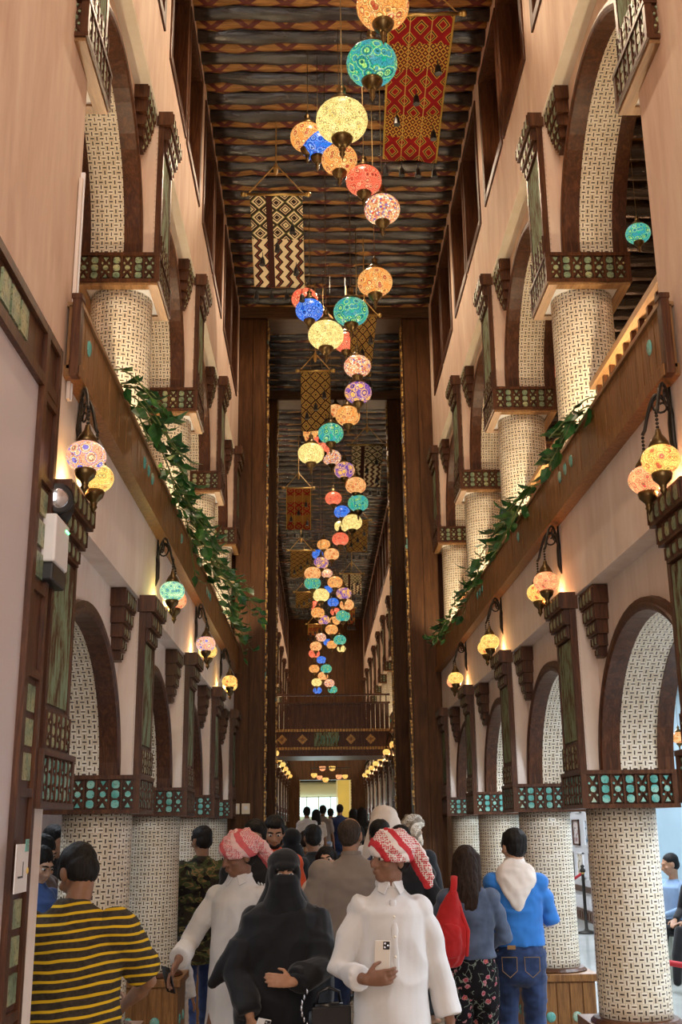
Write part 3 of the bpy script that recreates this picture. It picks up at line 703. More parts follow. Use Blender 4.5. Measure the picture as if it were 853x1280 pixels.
# ------------------------------------------------------------------ mosaic lanterns
def glow_mat(name, base, c2, c3, style, st=1.0, scale=14.0):
    m, n, b = nt(name, 0.25, 0, 0.5); tc = nd(n, 'ShaderNodeTexCoord'); v = tc.outputs['Object']
    mp = nd(n, 'ShaderNodeMapping'); mp.inputs['Scale'].default_value = (1, 1, 1); lk(n, v, mp.inputs['Vector']); v = mp.outputs[0]
    d = vor(n, v, scale, 'F1', 'Distance', .75); sm = vor(n, v, scale * 4.0, 'DISTANCE_TO_EDGE', 'Distance', 1.0)
    cell = nd(n, 'ShaderNodeTexVoronoi'); cell.inputs['Scale'].default_value = scale * 4.0; lk(n, v, cell.inputs['Vector'])
    cr = nd(n, 'ShaderNodeSeparateColor'); lk(n, cell.outputs['Color'], cr.inputs[0])
    dk = tuple(x * .22 for x in base)
    if style == 'rings':
        c = ramp(n, d, [(0.0, c3), (0.12, dk), (0.20, c3), (0.30, base), (0.36, dk), (0.42, c2), (0.52, c3), (0.57, base), (.66, c2)], 'CONSTANT')
    elif style == 'flower':
        c = ramp(n, d, [(0.0, c2), (0.12, c3), (0.33, c2), (0.40, dk), (0.44, base), (0.52, c2), (0.57, c3), (0.61, base)], 'CONSTANT')
    elif style == 'dots':
        c = ramp(n, cr.outputs[0], [(0.0, base), (0.35, c2), (0.5, c3), (0.62, (0.10, 0.03, 0.35)), (0.75, (0.9, 0.85, 0.7)), (0.88, (0.50, 0.03, 0.02))], 'CONSTANT')
    else:
        c = ramp(n, d, [(0.0, c2), (0.14, c3), (0.19, base), (0.30, c3), (0.35, base), (0.47, c3), (0.52, base)], 'CONSTANT')
    c = mixc(n, mth(n, 'MULTIPLY', cr.outputs[1], .25), c, c2)
    grout = mth(n, 'LESS_THAN', sm, 0.085 if style == 'filigree' else 0.05)
    c = mixc(n, mth(n, 'MULTIPLY', grout, .85), c, dk)
    lk(n, mixc(n, .75, c, (0, 0, 0)), b.inputs['Base Color']); lk(n, c, b.inputs['Emission Color']); b.inputs['Emission Strength'].default_value = st
    bump(n, b, sm, .3, .004); return m
GL = {
 'orange': glow_mat('orange_mosaic_glass', (.90, .30, .06), (1.0, .66, .22), (.42, .03, .015), 'flower', .95, 4.6),
 'green': glow_mat('green_mosaic_glass', (.015, .40, .24), (.04, .30, .36), (.42, .75, .16), 'rings', .95, 4.4),
 'gold': glow_mat('gold_white_mosaic_glass', (.95, .72, .26), (.80, .52, .10), (.22, .11, .01), 'filigree', 1.35, 7),
 'blue': glow_mat('blue_mosaic_glass', (.015, .07, .62), (.03, .20, .80), (.30, .50, .95), 'rings', .95, 4.6),
 'coral': glow_mat('coral_mosaic_glass', (.80, .075, .04), (.95, .16, .08), (1.0, .46, .22), 'rings', .95, 6),
 'multi': glow_mat('multicoloured_mosaic_glass', (.95, .42, .16), (1.0, .74, .42), (.70, .05, .03), 'dots', .9, 5),
 'purple': glow_mat('purple_mosaic_glass', (.10, .03, .36), (.95, .50, .24), (1.0, .50, .05), 'flower', .95, 3.8),
 'cream': glow_mat('cream_orange_mosaic_glass', (1.0, .56, .22), (.90, .36, .10), (.60, .10, .03), 'flower', .95, 4.6),
 'floral': glow_mat('yellow_red_mosaic_glass', (1.0, .66, .16), (1.0, .50, .10), (.55, .05, .03), 'flower', 1.2, 4.6),
 'yellow': glow_mat('yellow_mosaic_glass', (1.0, .74, .22), (1.0, .56, .12), (.85, .30, .06), 'rings', 1.2, 4.6),
 'rose': glow_mat('rose_mosaic_glass', (1.0, .52, .20), (1.0, .34, .14), (.70, .05, .05), 'rings', 1.15, 4.4),
 'bluepink': glow_mat('blue_and_pink_mosaic_glass', (1.0, .36, .20), (1.0, .78, .42), (.05, .06, .60), 'flower', 1.1, 3.8),
 'aqua': glow_mat('aqua_mosaic_glass', (.20, .66, .36), (.62, .92, .46), (.02, .26, .48), 'rings', 1.1, 5),
}
def globe_bm(R):
    b = B(); pr = []
    for k in range(15):
        a = -PI / 2 + PI * k / 14; c, q = math.cos(a), math.sin(a)
        pr.append((R * max(.30, abs(c) ** .85), R * .78 * q))
    lathe(b, pr, 28); return b
LCACHE = {}
NL = {}
def lantern(kind, loc, dia, label, cord, group='mosaic lanterns hanging along the hall', small=False):
    key = kind
    if key not in LCACHE:
        t = thing('mosaic_lantern', label, 'lantern', loc, 0, group); R = .5
        obj('globe', globe_bm(R), GL[kind], t, smooth=True)
        b = B(); lathe(b, [(.24, .36), (.27, .40), (.20, .47), (.10, .56), (.07, .66), (.10, .70), (.05, .76), (.02, .84)], 16); obj('top_cap', b, M['bronze'], t, smooth=True)
        b = B(); lathe(b, [(.19, -.36), (.215, -.39), (.19, -.46), (.11, -.55), (.06, -.60)], 18); p = obj('bottom_cup', b, M['bronze'], t, smooth=True)
        b = B(); lathe(b, [(.05, -.58), (.075, -.63), (.04, -.68), (.06, -.73), (.025, -.80), (.0, -.87)], 12); obj('finial', b, M['bronze'], p, smooth=True)
        b = B(); lathe(b, [(.010, .82), (.010, 1.82)], 6); obj('cord', b, M['bronze'], t)
        LCACHE[key] = t; t.scale = (dia,) * 3; r = t; cd = KIDS(t)[-1]
    else:
        r = dup(LCACHE[key], loc, label, random.uniform(0, 6), (dia,) * 3); r['group'] = group; cd = KIDS(r)[-1]
    cd.scale = (1, 1, max(.1, cord / dia - .82)); cd.location = (0, 0, .82 - .82 * cd.scale.z)
    return r
def pixel_ray(px, py):
    u, v = (px - 426.5) / FPX, (py - 640) / FPX
    return _f + _R * u - _U * v
def at_depth(px, py, d): return Vector((0, 0, CAMZ)) + pixel_ray(px, py) * d
LAN = [(478.6, 8, 66, 'orange'), (465, 80, 64, 'green'), (427.6, 151, 65, 'gold'), (384.5, 172, 43, 'orange'), (397, 182, 43, 'blue'), (424.5, 200, 45, 'orange'),
 (455, 226, 45, 'coral'), (478, 262, 45, 'multi'), (469, 353, 44, 'orange'), (381, 374, 33, 'coral'), (387, 388, 35, 'blue'), (439, 390, 44, 'green'),
 (407.8, 419, 45, 'gold'), (404, 402, 27, 'orange'), (432.7, 428, 31, 'coral'), (447, 458, 34, 'multi'), (448, 491, 34, 'purple'), (419.7, 515, 23, 'cream'),
 (435, 520, 31, 'orange'), (402.4, 529, 27, 'blue'), (413.7, 542, 32, 'green'), (392, 543, 27, 'orange'), (403, 556, 28, 'coral'), (389, 567, 33, 'gold'),
 (414.7, 572, 24, 'multi'), (430.8, 588, 26, 'purple'), (445, 607, 26, 'cream'), (417, 623, 21, 'coral'), (448, 629, 26, 'green'), (427.7, 640, 20, 'blue'),
 (440.5, 653, 25, 'gold'), (427, 658, 18, 'gold'), (425.7, 674, 21, 'coral'), (405, 681, 17, 'orange'), (397.5, 693, 15, 'blue'), (414.7, 693, 19, 'cream'),
 (401.5, 704, 19, 'purple'), (391, 717, 21, 'cream'), (409, 717, 14, 'multi'), (391, 729, 21, 'green'), (419, 728, 19, 'orange'), (410, 737, 12, 'blue'),
 (401.5, 744, 21, 'gold'), (430, 742, 19, 'purple'), (416.7, 753, 14, 'blue'), (393.8, 757, 15, 'coral'), (433.8, 756, 18, 'cream'), (397.5, 766, 17, 'orange'),
 (419.6, 765, 13, 'coral'), (429, 770, 18, 'green'), (405, 775, 15, 'purple'), (418.8, 776, 14, 'orange'), (414.7, 787, 16, 'orange'), (401, 797, 14, 'multi'),
 (410, 803, 11, 'blue'), (425, 800, 16, 'green'), (395, 808, 15, 'cream'), (415, 806, 13, 'orange'), (427, 811, 11, 'gold'), (393, 817, 14, 'coral'),
 (402, 825, 12, 'blue'), (393, 836, 13, 'orange'), (408, 836, 14, 'green'), (404, 845, 13, 'cream'), (396, 853, 13, 'gold'), (412, 854, 13, 'multi'), (416, 862, 12, 'green'), (397, 863, 11, 'blue')]
KN = {'orange': 'orange and red', 'green': 'turquoise green', 'gold': 'pale gold filigree', 'blue': 'bright blue', 'coral': 'coral red', 'multi': 'multicoloured speckled', 'purple': 'purple and yellow', 'cream': 'cream and orange'}
DIA = .30
for px, py, w_, kd in LAN:
    d = min(33.0, 1.0 * FPX * DIA / w_, (7.75 - CAMZ) / pixel_ray(px, py).z); p = at_depth(px, py, d); dia = DIA * d / (FPX * DIA / w_)
    NL[kd] = NL.get(kd, 0) + 1
    lab = '%s mosaic lantern hanging in the hall, %s of its colour from camera' % (KN[kd], ORD[NL[kd] - 1])
    lantern(kd, p, dia, lab, Z_CEIL - p.z + .03)
lantern('green', at_depth(798, 292, 6.4), .145, 'small green mosaic lantern in the right gallery behind the upper arch', 6.63 - at_depth(798, 292, 6.4).z, 'lanterns in the right gallery')
lantern('coral', at_depth(692, 465, 9.8), .17, 'small red mosaic lantern in the right gallery behind the column', 6.63 - at_depth(692, 465, 9.8).z, 'lanterns in the right gallery')
lantern('cream', at_depth(849, 922, 12.0), .16, 'small cream lantern in the shop behind the right columns', 3.5 - at_depth(849, 922, 12.0).z, 'lanterns in the right shop')

# ------------------------------------------------------------------ wall sconces with two mosaic globes
SC_M = {}
def small_globe(parent, kind, p, s):
    g = obj('globe', globe_bm(.5), GL[kind], parent, smooth=True); g.location = p; g.scale = (.15 * s,) * 3; s = 1 / .15
    b = B(); lathe(b, [(.034, .052), (.042, .058), (.030, .082), (.014, .105), (.010, .125), (.0, .132)], 14); q = obj('top_cap', b, M['bronze'], g, smooth=True); q.scale = (s, s, s)
    b = B(); lathe(b, [(.038, -.052), (.042, -.06), (.036, -.080), (.016, -.100), (.012, -.115), (.016, -.122), (.008, -.135), (.0, -.152)], 14); q = obj('finial', b, M['bronze'], g, smooth=True); q.scale = (s, s, s)
def sconce(sd, ym, label, kinds, col, zf=3.32, power=3.6, dn=-.25, df=.05, out=.15):
    x = PX(sd, .04); t = thing('wall_sconce', label, 'wall lamp', (x, ym, zf), 0, 'double mosaic wall sconces')
    b = B(); loft(b, [((0, 0, -.12), .006, .012), ((-sd * .012, 0, -.07), .012, .024), ((-sd * .012, 0, .02), .012, .028), ((-sd * .01, 0, .08), .008, .018), ((-sd * .006, 0, .19), .004, .008)], 8, (1, 0, 0), True); obj('wall_plate', b, M['iron'], t, smooth=True)
    for k, (dy, kd) in enumerate(((dn, kinds[0]), (df, kinds[1]))):
        e = Vector((-sd * (out - .02 * k), dy, -.02)); pts = []
        for i in range(13):
            f = i / 12; pts.append(Vector((e.x * f, e.y * f, .03 + .13 * math.sin(PI * min(1, f * 1.06)) - .06 * f * f)))
        b = B(); tube(b, pts, .0075, 8)
        mid = pts[4]; cc = []
        for i in range(15):
            a = i / 14 * 2.2 * PI; r = .045 * (1 - i / 18); cc.append(Vector((mid.x, mid.y, mid.z - .045)) + Vector((e.x, e.y, 0)).normalized() * (r * math.sin(a)) + Vector((0, 0, r * math.cos(a))))
        tube(b, cc, .005, 6)
        for i in range(4): bmesh.ops.create_icosphere(b, subdivisions=1, radius=.008, matrix=Matrix.Translation(pts[-1] - Vector((0, 0, .012 + .016 * i))))
        obj('scroll_arm', b, M['iron'], t, smooth=True)
        small_globe(t, kd, pts[-1] - Vector((0, 0, .195)), 1.0)
    point('sconce_glow', (x - sd * .06, ym + (dn + df) / 2 + .12, zf - .26), power, col, .03)
yl = [4.42, 6.78, 9.02, 11.4]; yr = [4.26, 6.50, 8.72, 10.95]
sconce(-1, yl[0], 'double wall lamp with blue-pink and yellow globes above the white emergency light', ('bluepink', 'yellow'), AMBER, dn=-.47, df=-.20)
sconce(-1, yl[1], 'double wall lamp with aqua globe, second from camera on the left wall', ('aqua', 'rose'), (1.0, .85, .25), dn=-.32, df=-.05)
sconce(-1, yl[2], 'double wall lamp with violet-pink globe below the trailing vine on the left wall', ('bluepink', 'yellow'), AMBER, dn=-.55, df=-.18)
sconce(-1, yl[3], 'double wall lamp with yellow globes beside the left portal pillar', ('floral', 'yellow'), (1.0, .6, .2), dn=-.60, df=-.3)
sconce(1, yr[0], 'double wall lamp with flowered yellow and rose globes, nearest on the right wall', ('floral', 'rose'), (1.0, .42, .16), dn=-.24, df=.02)
sconce(1, yr[1], 'double wall lamp with flowered yellow globe, second from camera on the right wall', ('rose', 'floral'), (1.0, .42, .16), dn=-.24, df=.08)
sconce(1, yr[2], 'double wall lamp with pale globes, third from camera on the right wall', ('yellow', 'floral'), (1.0, .48, .18))
sconce(1, yr[3], 'double wall lamp with cream globes beside the right portal pillar', ('yellow', 'rose'), (1.0, .48, .18))
for i, yc in enumerate(COLS2[:8]):
    for sd, nm in SIDES:
        sconce(sd, yc + .2, 'double wall lamp on the %s wall, %s beyond the wooden portal' % (nm, ORD[i]), ('floral', 'yellow') if i % 2 else ('yellow', 'rose'), (1.0, .55, .22), 3.32, 2.2)

# chandelier of red bowls below the far ceiling
t = thing('bowl_chandelier', 'hanging cluster of red and cream bowl lamps before the bright far lobby', 'chandelier', (.31, 32.0, 3.08))
b = B(); box(b, -.56, .56, -.02, .02, .16, .19); box(b, -.02, .02, -.4, .4, .16, .19)
for x in (-.45, .45): tube(b, [(x, 0, .18), (x, 0, Z_CEIL - 3.08)], .008, 6)
obj('hanging_bar', b, M['iron'], t)
for k, (x, yv, z, s) in enumerate(((-.98, 0, .0, .24), (-.70, .1, -.06, .22), (-.40, -.1, -.13, .25), (-.55, .2, .2, .26), (-.05, .2, .2, .26), (.28, -.1, -.05, .25), (.6, .1, -.04, .22))):
    g = B(); lathe(g, [(.02, -.5), (.30, -.42), (.48, -.12), (.46, .1), (.40, .16), (.36, .1), (.30, -.2), (.02, -.4)], 18); o = obj('lamp_bowl', g, GL['rose' if k % 2 else 'floral'], t, smooth=True); o.location = (x * .56 + .08, yv, z); o.scale = (s * .78,) * 3

# ------------------------------------------------------------------ kilim banners under the ceiling
def kilim_mat(name, style):
    m, n, b = nt(name, 0.85, 0, 0.1); uv = nd(n, 'ShaderNodeUVMap'); uv.uv_map = 'uv'; s = nd(n, 'ShaderNodeSeparateXYZ'); lk(n, uv.outputs[0], s.inputs[0]); u, v = s.outputs[0], s.outputs[1]
    def tri(x, f): return mth(n, 'ABSOLUTE', mth(n, 'SUBTRACT', mth(n, 'FRACT', mth(n, 'MULTIPLY', x, f)), .5))
    if style == 'red':
        d = mth(n, 'ADD', tri(u, 3), tri(v, 7)); q = mth(n, 'FRACT', mth(n, 'MULTIPLY', d, 2.0))
        c = ramp(n, q, [(0, (.22, .008, .010)), (.34, (.42, .26, .045)), (.44, (.03, .010, .008)), (.58, (.42, .26, .045)), (.68, (.19, .008, .010))], 'CONSTANT')
        fine = mth(n, 'FRACT', mth(n, 'MULTIPLY', mth(n, 'ADD', tri(u, 9), tri(v, 22)), 2)); cf = ramp(n, fine, [(0, (.42, .26, .045)), (.45, (.03, .012, .008)), (.75, (.20, .012, .01))], 'CONSTANT')
        band = mth(n, 'GREATER_THAN', tri(mth(n, 'ADD', v, .22), 2.1), .33); c = mixc(n, band, c, cf)
        col = mth(n, 'LESS_THAN', tri(mth(n, 'ADD', u, .167), 3), .02); c = mixc(n, col, c, (.44, .30, .08))
        edge = mth(n, 'GREATER_THAN', mth(n, 'ABSOLUTE', mth(n, 'SUBTRACT', u, .5)), .47); c = mixc(n, edge, c, (.40, .26, .05))
    elif style == 'cream':
        z = mth(n, 'ADD', mth(n, 'MULTIPLY', u, 5), mth(n, 'MULTIPLY', tri(v, 9), .9)); q = mth(n, 'FRACT', z)
        c = ramp(n, q, [(0, (.72, .60, .38)), (.55, (.035, .02, .015)), (.72, (.22, .05, .03)), (.80, (.035, .02, .015))], 'CONSTANT')
        dm = mth(n, 'FRACT', mth(n, 'MULTIPLY', mth(n, 'ADD', tri(u, 3), tri(v, 6)), 2.0)); cd = ramp(n, dm, [(0, (.035, .02, .015)), (.32, (.70, .56, .34)), (.44, (.03, .02, .015)), (.62, (.72, .60, .38)), (.86, (.10, .12, .03))], 'CONSTANT')
        c = mixc(n, mth(n, 'LESS_THAN', v, .52), cd, c)
        st = mth(n, 'LESS_THAN', mth(n, 'ABSOLUTE', mth(n, 'SUBTRACT', u, .36)), .06); c = mixc(n, st, c, (.045, .016, .012))
    else:
        d = mth(n, 'FRACT', mth(n, 'MULTIPLY', mth(n, 'ADD', tri(u, 3), tri(v, 6)), 2.0)); c = ramp(n, d, [(0, (.03, .015, .008)), (.30, (.50, .33, .08)), (.45, (.05, .02, .01)), (.66, (.46, .30, .08)), (.82, (.10, .03, .015))], 'CONSTANT')
    lk(n, c, b.inputs['Base Color']); bump(n, b, noi(n, coord(n), 90, 2), .3, .004); return m
KM = {k: kilim_mat('%s_kilim_weave' % k, k) for k in ('red', 'cream', 'gold')}
def kilim(px, d0, d1, style, label, rods=True):
    """px: four image corners (top pair, bottom pair) used to place the cloth in space at distances d0, d1"""
    tl, tr = at_depth(*px[0], d0), at_depth(*px[1], d0); bl, br = at_depth(*px[2], d1), at_depth(*px[3], d1)
    org = (tl + tr) / 2; t = thing('kilim_banner', label, 'woven banner', org, 0, 'woven banners under the ceiling')
    tl, tr, bl, br = [p - org for p in (tl, tr, bl, br)]
    nrm = (tr - tl).cross(bl - tl).normalized(); b = B(); uvl = b.loops.layers.uv.new('uv'); nu, nv = 10, 18
    G = [[[b.verts.new(tl.lerp(tr, i / nu).lerp(bl.lerp(br, i / nu), j / nv) + nrm * (q + .012 * math.sin(i * .9 + j * .5) + .03 * math.sin(PI * j / nv))) for i in range(nu + 1)] for j in range(nv + 1)] for q in (0, .012)]
    def face(vs, uvs):
        f = b.faces.new(vs)
        for l_, c in zip(f.loops, uvs): l_[uvl].uv = c
    for q in (0, 1):
        for j in range(nv):
            for i in range(nu):
                vs = [(i, j), (i + 1, j), (i + 1, j + 1), (i, j + 1)]; face([G[q][y][x] for x, y in vs], [(x / nu, 1 - y / nv) for x, y in vs])
    rim = [(i, 0) for i in range(nu)] + [(nu, j) for j in range(nv)] + [(nu - i, nv) for i in range(nu)] + [(0, nv - j) for j in range(nv)]
    for k in range(len(rim)):
        a, c = rim[k], rim[(k + 1) % len(rim)]; face([G[0][a[1]][a[0]], G[0][c[1]][c[0]], G[1][c[1]][c[0]], G[1][a[1]][a[0]]], [(x / nu, 1 - y / nv) for x, y in (a, c, c, a)])
    obj('cloth', b, KM[style], t, smooth=True)
    ex = (tr - tl) * .12
    b = B(); tube(b, [tl - ex, tr + ex], .014, 10)
    for p in (tl - ex, tr + ex): ell(b, p, (.026, .026, .026)); 
    for p in (tl - ex * .6, tr + ex * .6): ell(b, p, (.02, .02, .02))
    obj('rod', b, M['brass'], t, smooth=True)
    hook = Vector((0, -.02, min(Z_CEIL - .08 - org.z, (tr - tl).length * .62)))
    top = Z_CEIL - .06 - org.z
    b = B(); tube(b, [tl - ex * .3, hook], .006, 6); tube(b, [tr + ex * .3, hook], .006, 6)
    if top > hook.z: tube(b, [hook, (hook.x, hook.y, top)], .006, 6)
    ell(b, hook - Vector((0, 0, .05)), (.022, .022, .07)); obj('hanging_cord', b, M['gilt'], t)
    rr = random.Random(len(label)); dn = Vector((0, 0, -1))
    spots = [bl.lerp(br, f) for f in (.05, .35, .65, .95)] + [tl.lerp(tr, .8).lerp(bl.lerp(br, .8), .25), tl.lerp(tr, .5).lerp(bl.lerp(br, .5), .45), tl.lerp(tr, .85).lerp(bl.lerp(br, .85), .7), tl.lerp(tr, .2).lerp(bl.lerp(br, .2), .6)]
    for p in spots:
        b = B(); p = p - nrm * (.02 if nrm.z > 0 else -.02); tube(b, [p, p + dn * .05], .004, 5); loft(b, [(p + dn * .05, .008, .008), (p + dn * .075, .022, .022), (p + dn * .14, .03, .03)], 8, (1, 0, 0), False); obj('tassel', b, M['black'], t)
kilim([(486, 19), (570, 17), (478.6, 199), (546, 203)], 8.25, 10.05, 'red', 'long red and gold woven banner with black tassels, nearest on the right')
kilim([(312, 243), (378, 243), (318, 358), (381, 360)], 10.5, 11.3, 'cream', 'cream and black zigzag woven banner hanging on the left before the first beam')
kilim([(440, 394), (471.5, 394), (436, 471), (464, 470)], 12.6, 13.6, 'gold', 'dark gold woven banner behind the green lantern, right of centre')
kilim([(376, 463.6), (412.7, 463.6), (377, 539), (413.7, 539)], 13.6, 14.4, 'gold', 'dark gold woven banner hanging between the two portals, left of centre')
kilim([(439.6, 556), (479.5, 556), (440, 608), (475, 608)], 16.9, 17.4, 'cream', 'cream and black zigzag woven banner on the right beyond the portals')
kilim([(358, 610), (389, 610), (358, 662), (389, 662)], 19.2, 19.6, 'red', 'small red and gold woven banner on the left beyond the portals')
kilim([(436, 650), (461, 650), (433, 690), (459, 690)], 21.0, 21.4, 'gold', 'dark gold woven banner beside the coral lantern, far right')
kilim([(363, 688), (390, 688), (363, 722), (390, 722)], 23.0, 23.3, 'gold', 'dull gold woven banner far off on the left, third beyond the portals')
kilim([(428, 717), (452, 717), (429, 743), (452, 743)], 25.0, 25.2, 'cream', 'small cream woven banner far off on the right')
kilim([(370, 740), (391, 740), (370, 760), (391, 760)], 27.0, 27.2, 'gold', 'small gold woven banner far off on the left')
kilim([(435, 760), (444, 760), (435, 780), (444, 780)], 29.0, 29.2, 'red', 'tiny red woven banner at the far right end')
kilim([(385, 780), (403, 780), (385, 794), (403, 794)], 31.0, 31.2, 'red', 'tiny red woven banner at the far left end')

# ------------------------------------------------------------------ trailing plants on the parapets
def leaf_mat():
    m, n, b = nt('pothos_leaf', 0.35, 0, 0.5); f = noi(n, coord(n), 14, 2)
    lk(n, ramp(n, f, [(0.3, (0.012, 0.06, 0.015)), (0.55, (0.03, 0.14, 0.03)), (0.75, (0.12, 0.28, 0.05))]), b.inputs['Base Color']); return m
M['leaf'] = leaf_mat()
M['stem'] = plain('vine_stem', (0.10, 0.15, 0.04), .6)
def vine(sd, y0, y1, n, drop, label, seed):
    rr = random.Random(seed); t = thing('trailing_vine', label, 'plant', (PX(sd, .0), y0, Z_SLAB0 + .33), 0, 'trailing vines on the parapets')
    st, lf = B(), B()
    for k in range(n):
        y = (y1 - y0) * (k + rr.uniform(.1, .9)) / n; p = Vector((sd * rr.uniform(.0, .04), y, -.01)); pts = [p.copy()]
        d = Vector((-sd * rr.uniform(.4, 1.0), rr.uniform(-.7, .8), rr.uniform(.1, .75))); L = rr.uniform(.5, 1.0) * drop
        step = .045; m_ = int(L / step) + 3
        for i in range(m_):
            p = p + d.normalized() * step; d += Vector((rr.uniform(-.18, .18) - sd * .03, rr.uniform(-.2, .35), -.42)); d.z = max(d.z, -1.4)
            if -sd * p.x < .015 and p.z < 0: p.x = -sd * .015 - sd * rr.uniform(0, .03)
            pts.append(p.copy())
            for _ in range(rr.choice((0, 1, 1))):
                s = rr.uniform(.048, .085); a = Vector((-sd * rr.uniform(.1, 1), rr.uniform(-1, 1), rr.uniform(-1.1, .35))).normalized()
                sdv = a.cross(Vector((rr.uniform(-.4, .4), rr.uniform(-.4, .4), 1))).normalized(); nn = a.cross(sdv)
                o = p + a * .015
                q = [o, o + a * s * .35 + sdv * s * .52 - nn * .006, o + a * s * .95 + sdv * s * .42, o + a * s * 1.7 - nn * s * .25, o + a * s * .95 - sdv * s * .42, o + a * s * .35 - sdv * s * .52 - nn * .006]
                mid = o + a * s * .8 + nn * s * .12
                V = [lf.verts.new(x) for x in q]; c = lf.verts.new(mid)
                for i2 in range(6): lf.faces.new((V[i2], V[(i2 + 1) % 6], c))
        tube(st, pts, .004, 5)
    tube(st, [Vector((sd * .02, (y1 - y0) * i / 24, -.012)) for i in range(25)], .006, 5)
    obj('stem', st, M['stem'], t); obj('leaves', lf, M['leaf'], t, recalc=False)
vine(-1, 4.85, 6.0, 11, .38, 'trailing green vine on the left parapet, nearest to the camera', 1)
vine(-1, 6.4, 7.6, 12, .42, 'trailing green vine on the left parapet, middle of the three clumps', 2)
vine(-1, 7.7, 9.4, 15, .62, 'longest trailing green vine hanging down from the left parapet', 3)
vine(-1, 10.3, 12.4, 9, .3, 'small trailing vine on the left parapet next to the portal pillar', 4)
vine(1, 5.15, 5.8, 8, .30, 'trailing green vine on the right parapet, nearest to the camera', 5)
vine(1, 6.6, 7.8, 12, .42, 'trailing green vine on the right parapet beside the second column', 6)
vine(1, 8.7, 10.0, 9, .30, 'trailing green vine on the right parapet beside the third column', 7)
vine(1, 11.0, 12.4, 7, .28, 'small trailing vine on the right parapet next to the portal pillar', 8)

# ------------------------------------------------------------------ near left: framed board, emergency light, pierced lamp
M['board'] = plain('cool_lit_white_board', (0.62, 0.58, 0.62), 0.45, 0, 0.04, 1)  # white board, the cool lilac light is put into its colour
t = thing('framed_board', 'tall white board in a carved brown frame with inlaid tiles on the near left wall', 'framed board', (PX(-1, .04), 1.4, .35))
fr, tl_, bd = B(), B(), B(); yy0, yy1, zz1 = 0.0, 2.54, 3.17; fw = .24
box(bd, .0, .02, yy0 + fw, yy1 - fw, fw, zz1 - fw)
for a, b_ in ((yy1 - fw, yy1), (yy0, yy0 + fw)):
    box(fr, 0, .026, a, b_, 0, zz1)
    box(fr, .026, .042, a, a + .045, 0, zz1); box(fr, .026, .042, b_ - .035, b_, 0, zz1)
for a, b_ in ((0, fw), (zz1 - fw, zz1)):
    box(fr, 0, .0255, yy0 + fw, yy1 - fw, a, b_)
    box(fr, .0255, .0415, yy0 + .05, yy1 - .05, a, a + .045); box(fr, .0255, .0415, yy0 + .04, yy1 - .04, b_ - .035, b_)
for k in range(57):   # carved dentils along the outer edge
    box(fr, .0, .036, yy1, yy1 + .010, k * .055, k * .055 + .035)
z = .15; k = 0
while z < zz1 - .35:
    for j in range(3): box(tl_, .026, .034, yy1 - fw + .07, yy1 - .06, z, z + .09); z += .115
    box(fr, .026, .040, yy1 - fw + .045, yy1 - .035, z, z + .03); z += .30
    box(fr, .026, .040, yy1 - fw + .045, yy1 - .035, z, z + .03); z += .055
y = .3
while y < yy1 - .65:
    for j in range(3): box(tl_, .026, .034, y, y + .09, zz1 - fw + .07, zz1 - .06); y += .115
    y += .38
obj('board', bd, M['board'], t); p = obj('frame', fr, M['wood'], t); obj('tile_pattern', tl_, M['tile_olive'], p)
t = thing('paper_notice', 'white paper card taped to the lower part of the brown frame', 'notice', (PX(-1, -.02), 3.78, 1.62)); b = B(); box(b, 0, .004, -.12, .03, -.075, .075); p = obj('card', b, M['white'], t)
b = B(); box(b, .004, .006, -.02, .02, .05, .09); obj('tape', b, M['tile'], p); b = B(); ell(b, (.006, .02, -.01), (.004, .008, .010)); obj('pin', b, M['yellow_wall'], p); b = B(); box(b, .004, .0052, -.09, -.03, -.03, -.024); box(b, .004, .0052, -.036, -.03, -.03, .02); obj('printed_mark', b, M['black'], p)

t = thing('emergency_light', 'white emergency light box with two round lamp heads on the left wall', 'emergency light', (PX(-1, .035), 3.955, 2.60))
b = B(); box(b, 0, .07, -.09, .12, .07, .25); p = obj('housing', b, M['white'], t, bevel=.008)
b = B(); box(b, .005, .066, -.086, .116, .0, .069); obj('battery_cover', b, M['black'], t, bevel=.008)
m, n, bs = nt('green_indicator', .3); bs.inputs['Emission Color'].default_value = (.05, 1, .25, 1); bs.inputs['Emission Strength'].default_value = 6; M['led'] = m
b = B()
for k in range(3): bmesh.ops.create_icosphere(b, subdivisions=1, radius=.005, matrix=Matrix.Translation((.071, .06 + .018 * k, .22)))
obj('indicator_light', b, M['led'], p)
M['lens'] = plain('silver_reflector', (.62, .66, .75), .15, .9, .25, 30)
for k, (yy, zz, dirv) in enumerate(((-.0, .33, (.45, -1, -.15)), (.10, .30, (.9, .6, -.35)))):
    q = Vector(dirv).to_track_quat('Z', 'Y').to_matrix().to_4x4(); q.translation = Vector((.045, yy, zz))
    b = B(); lathe(b, [(.02, -.05), (.045, -.04), (.056, -.01), (.058, .02), (.05, .022)], 20); bmesh.ops.transform(b, matrix=q, verts=b.verts); h = obj('lamp_head', b, M['black'], t, smooth=True)
    b = B(); lathe(b, [(.049, .015), (.03, .026), (0, .03)], 20); bmesh.ops.transform(b, matrix=q, verts=b.verts); obj('lens', b, M['lens'], h, smooth=True)
    b = B(); tube(b, [(.04, yy, .24), (.045, yy, zz)], .008, 6); obj('swivel', b, M['black'], t)
# cable conduit beside the end post
t = thing('cable_conduit', 'thin white cable conduit running up the end of the left wall', 'conduit', (PX(-1, .035), 4.18, 3.42)); b = B(); box(b, 0, .014, -.01, .01, 0, 1.02); obj('cover_strip', b, M['plaster_low'], t)
b = B(); box(b, 0, .018, .014, .026, .0, 1.06); obj('second_strip', b, M['white'], t)

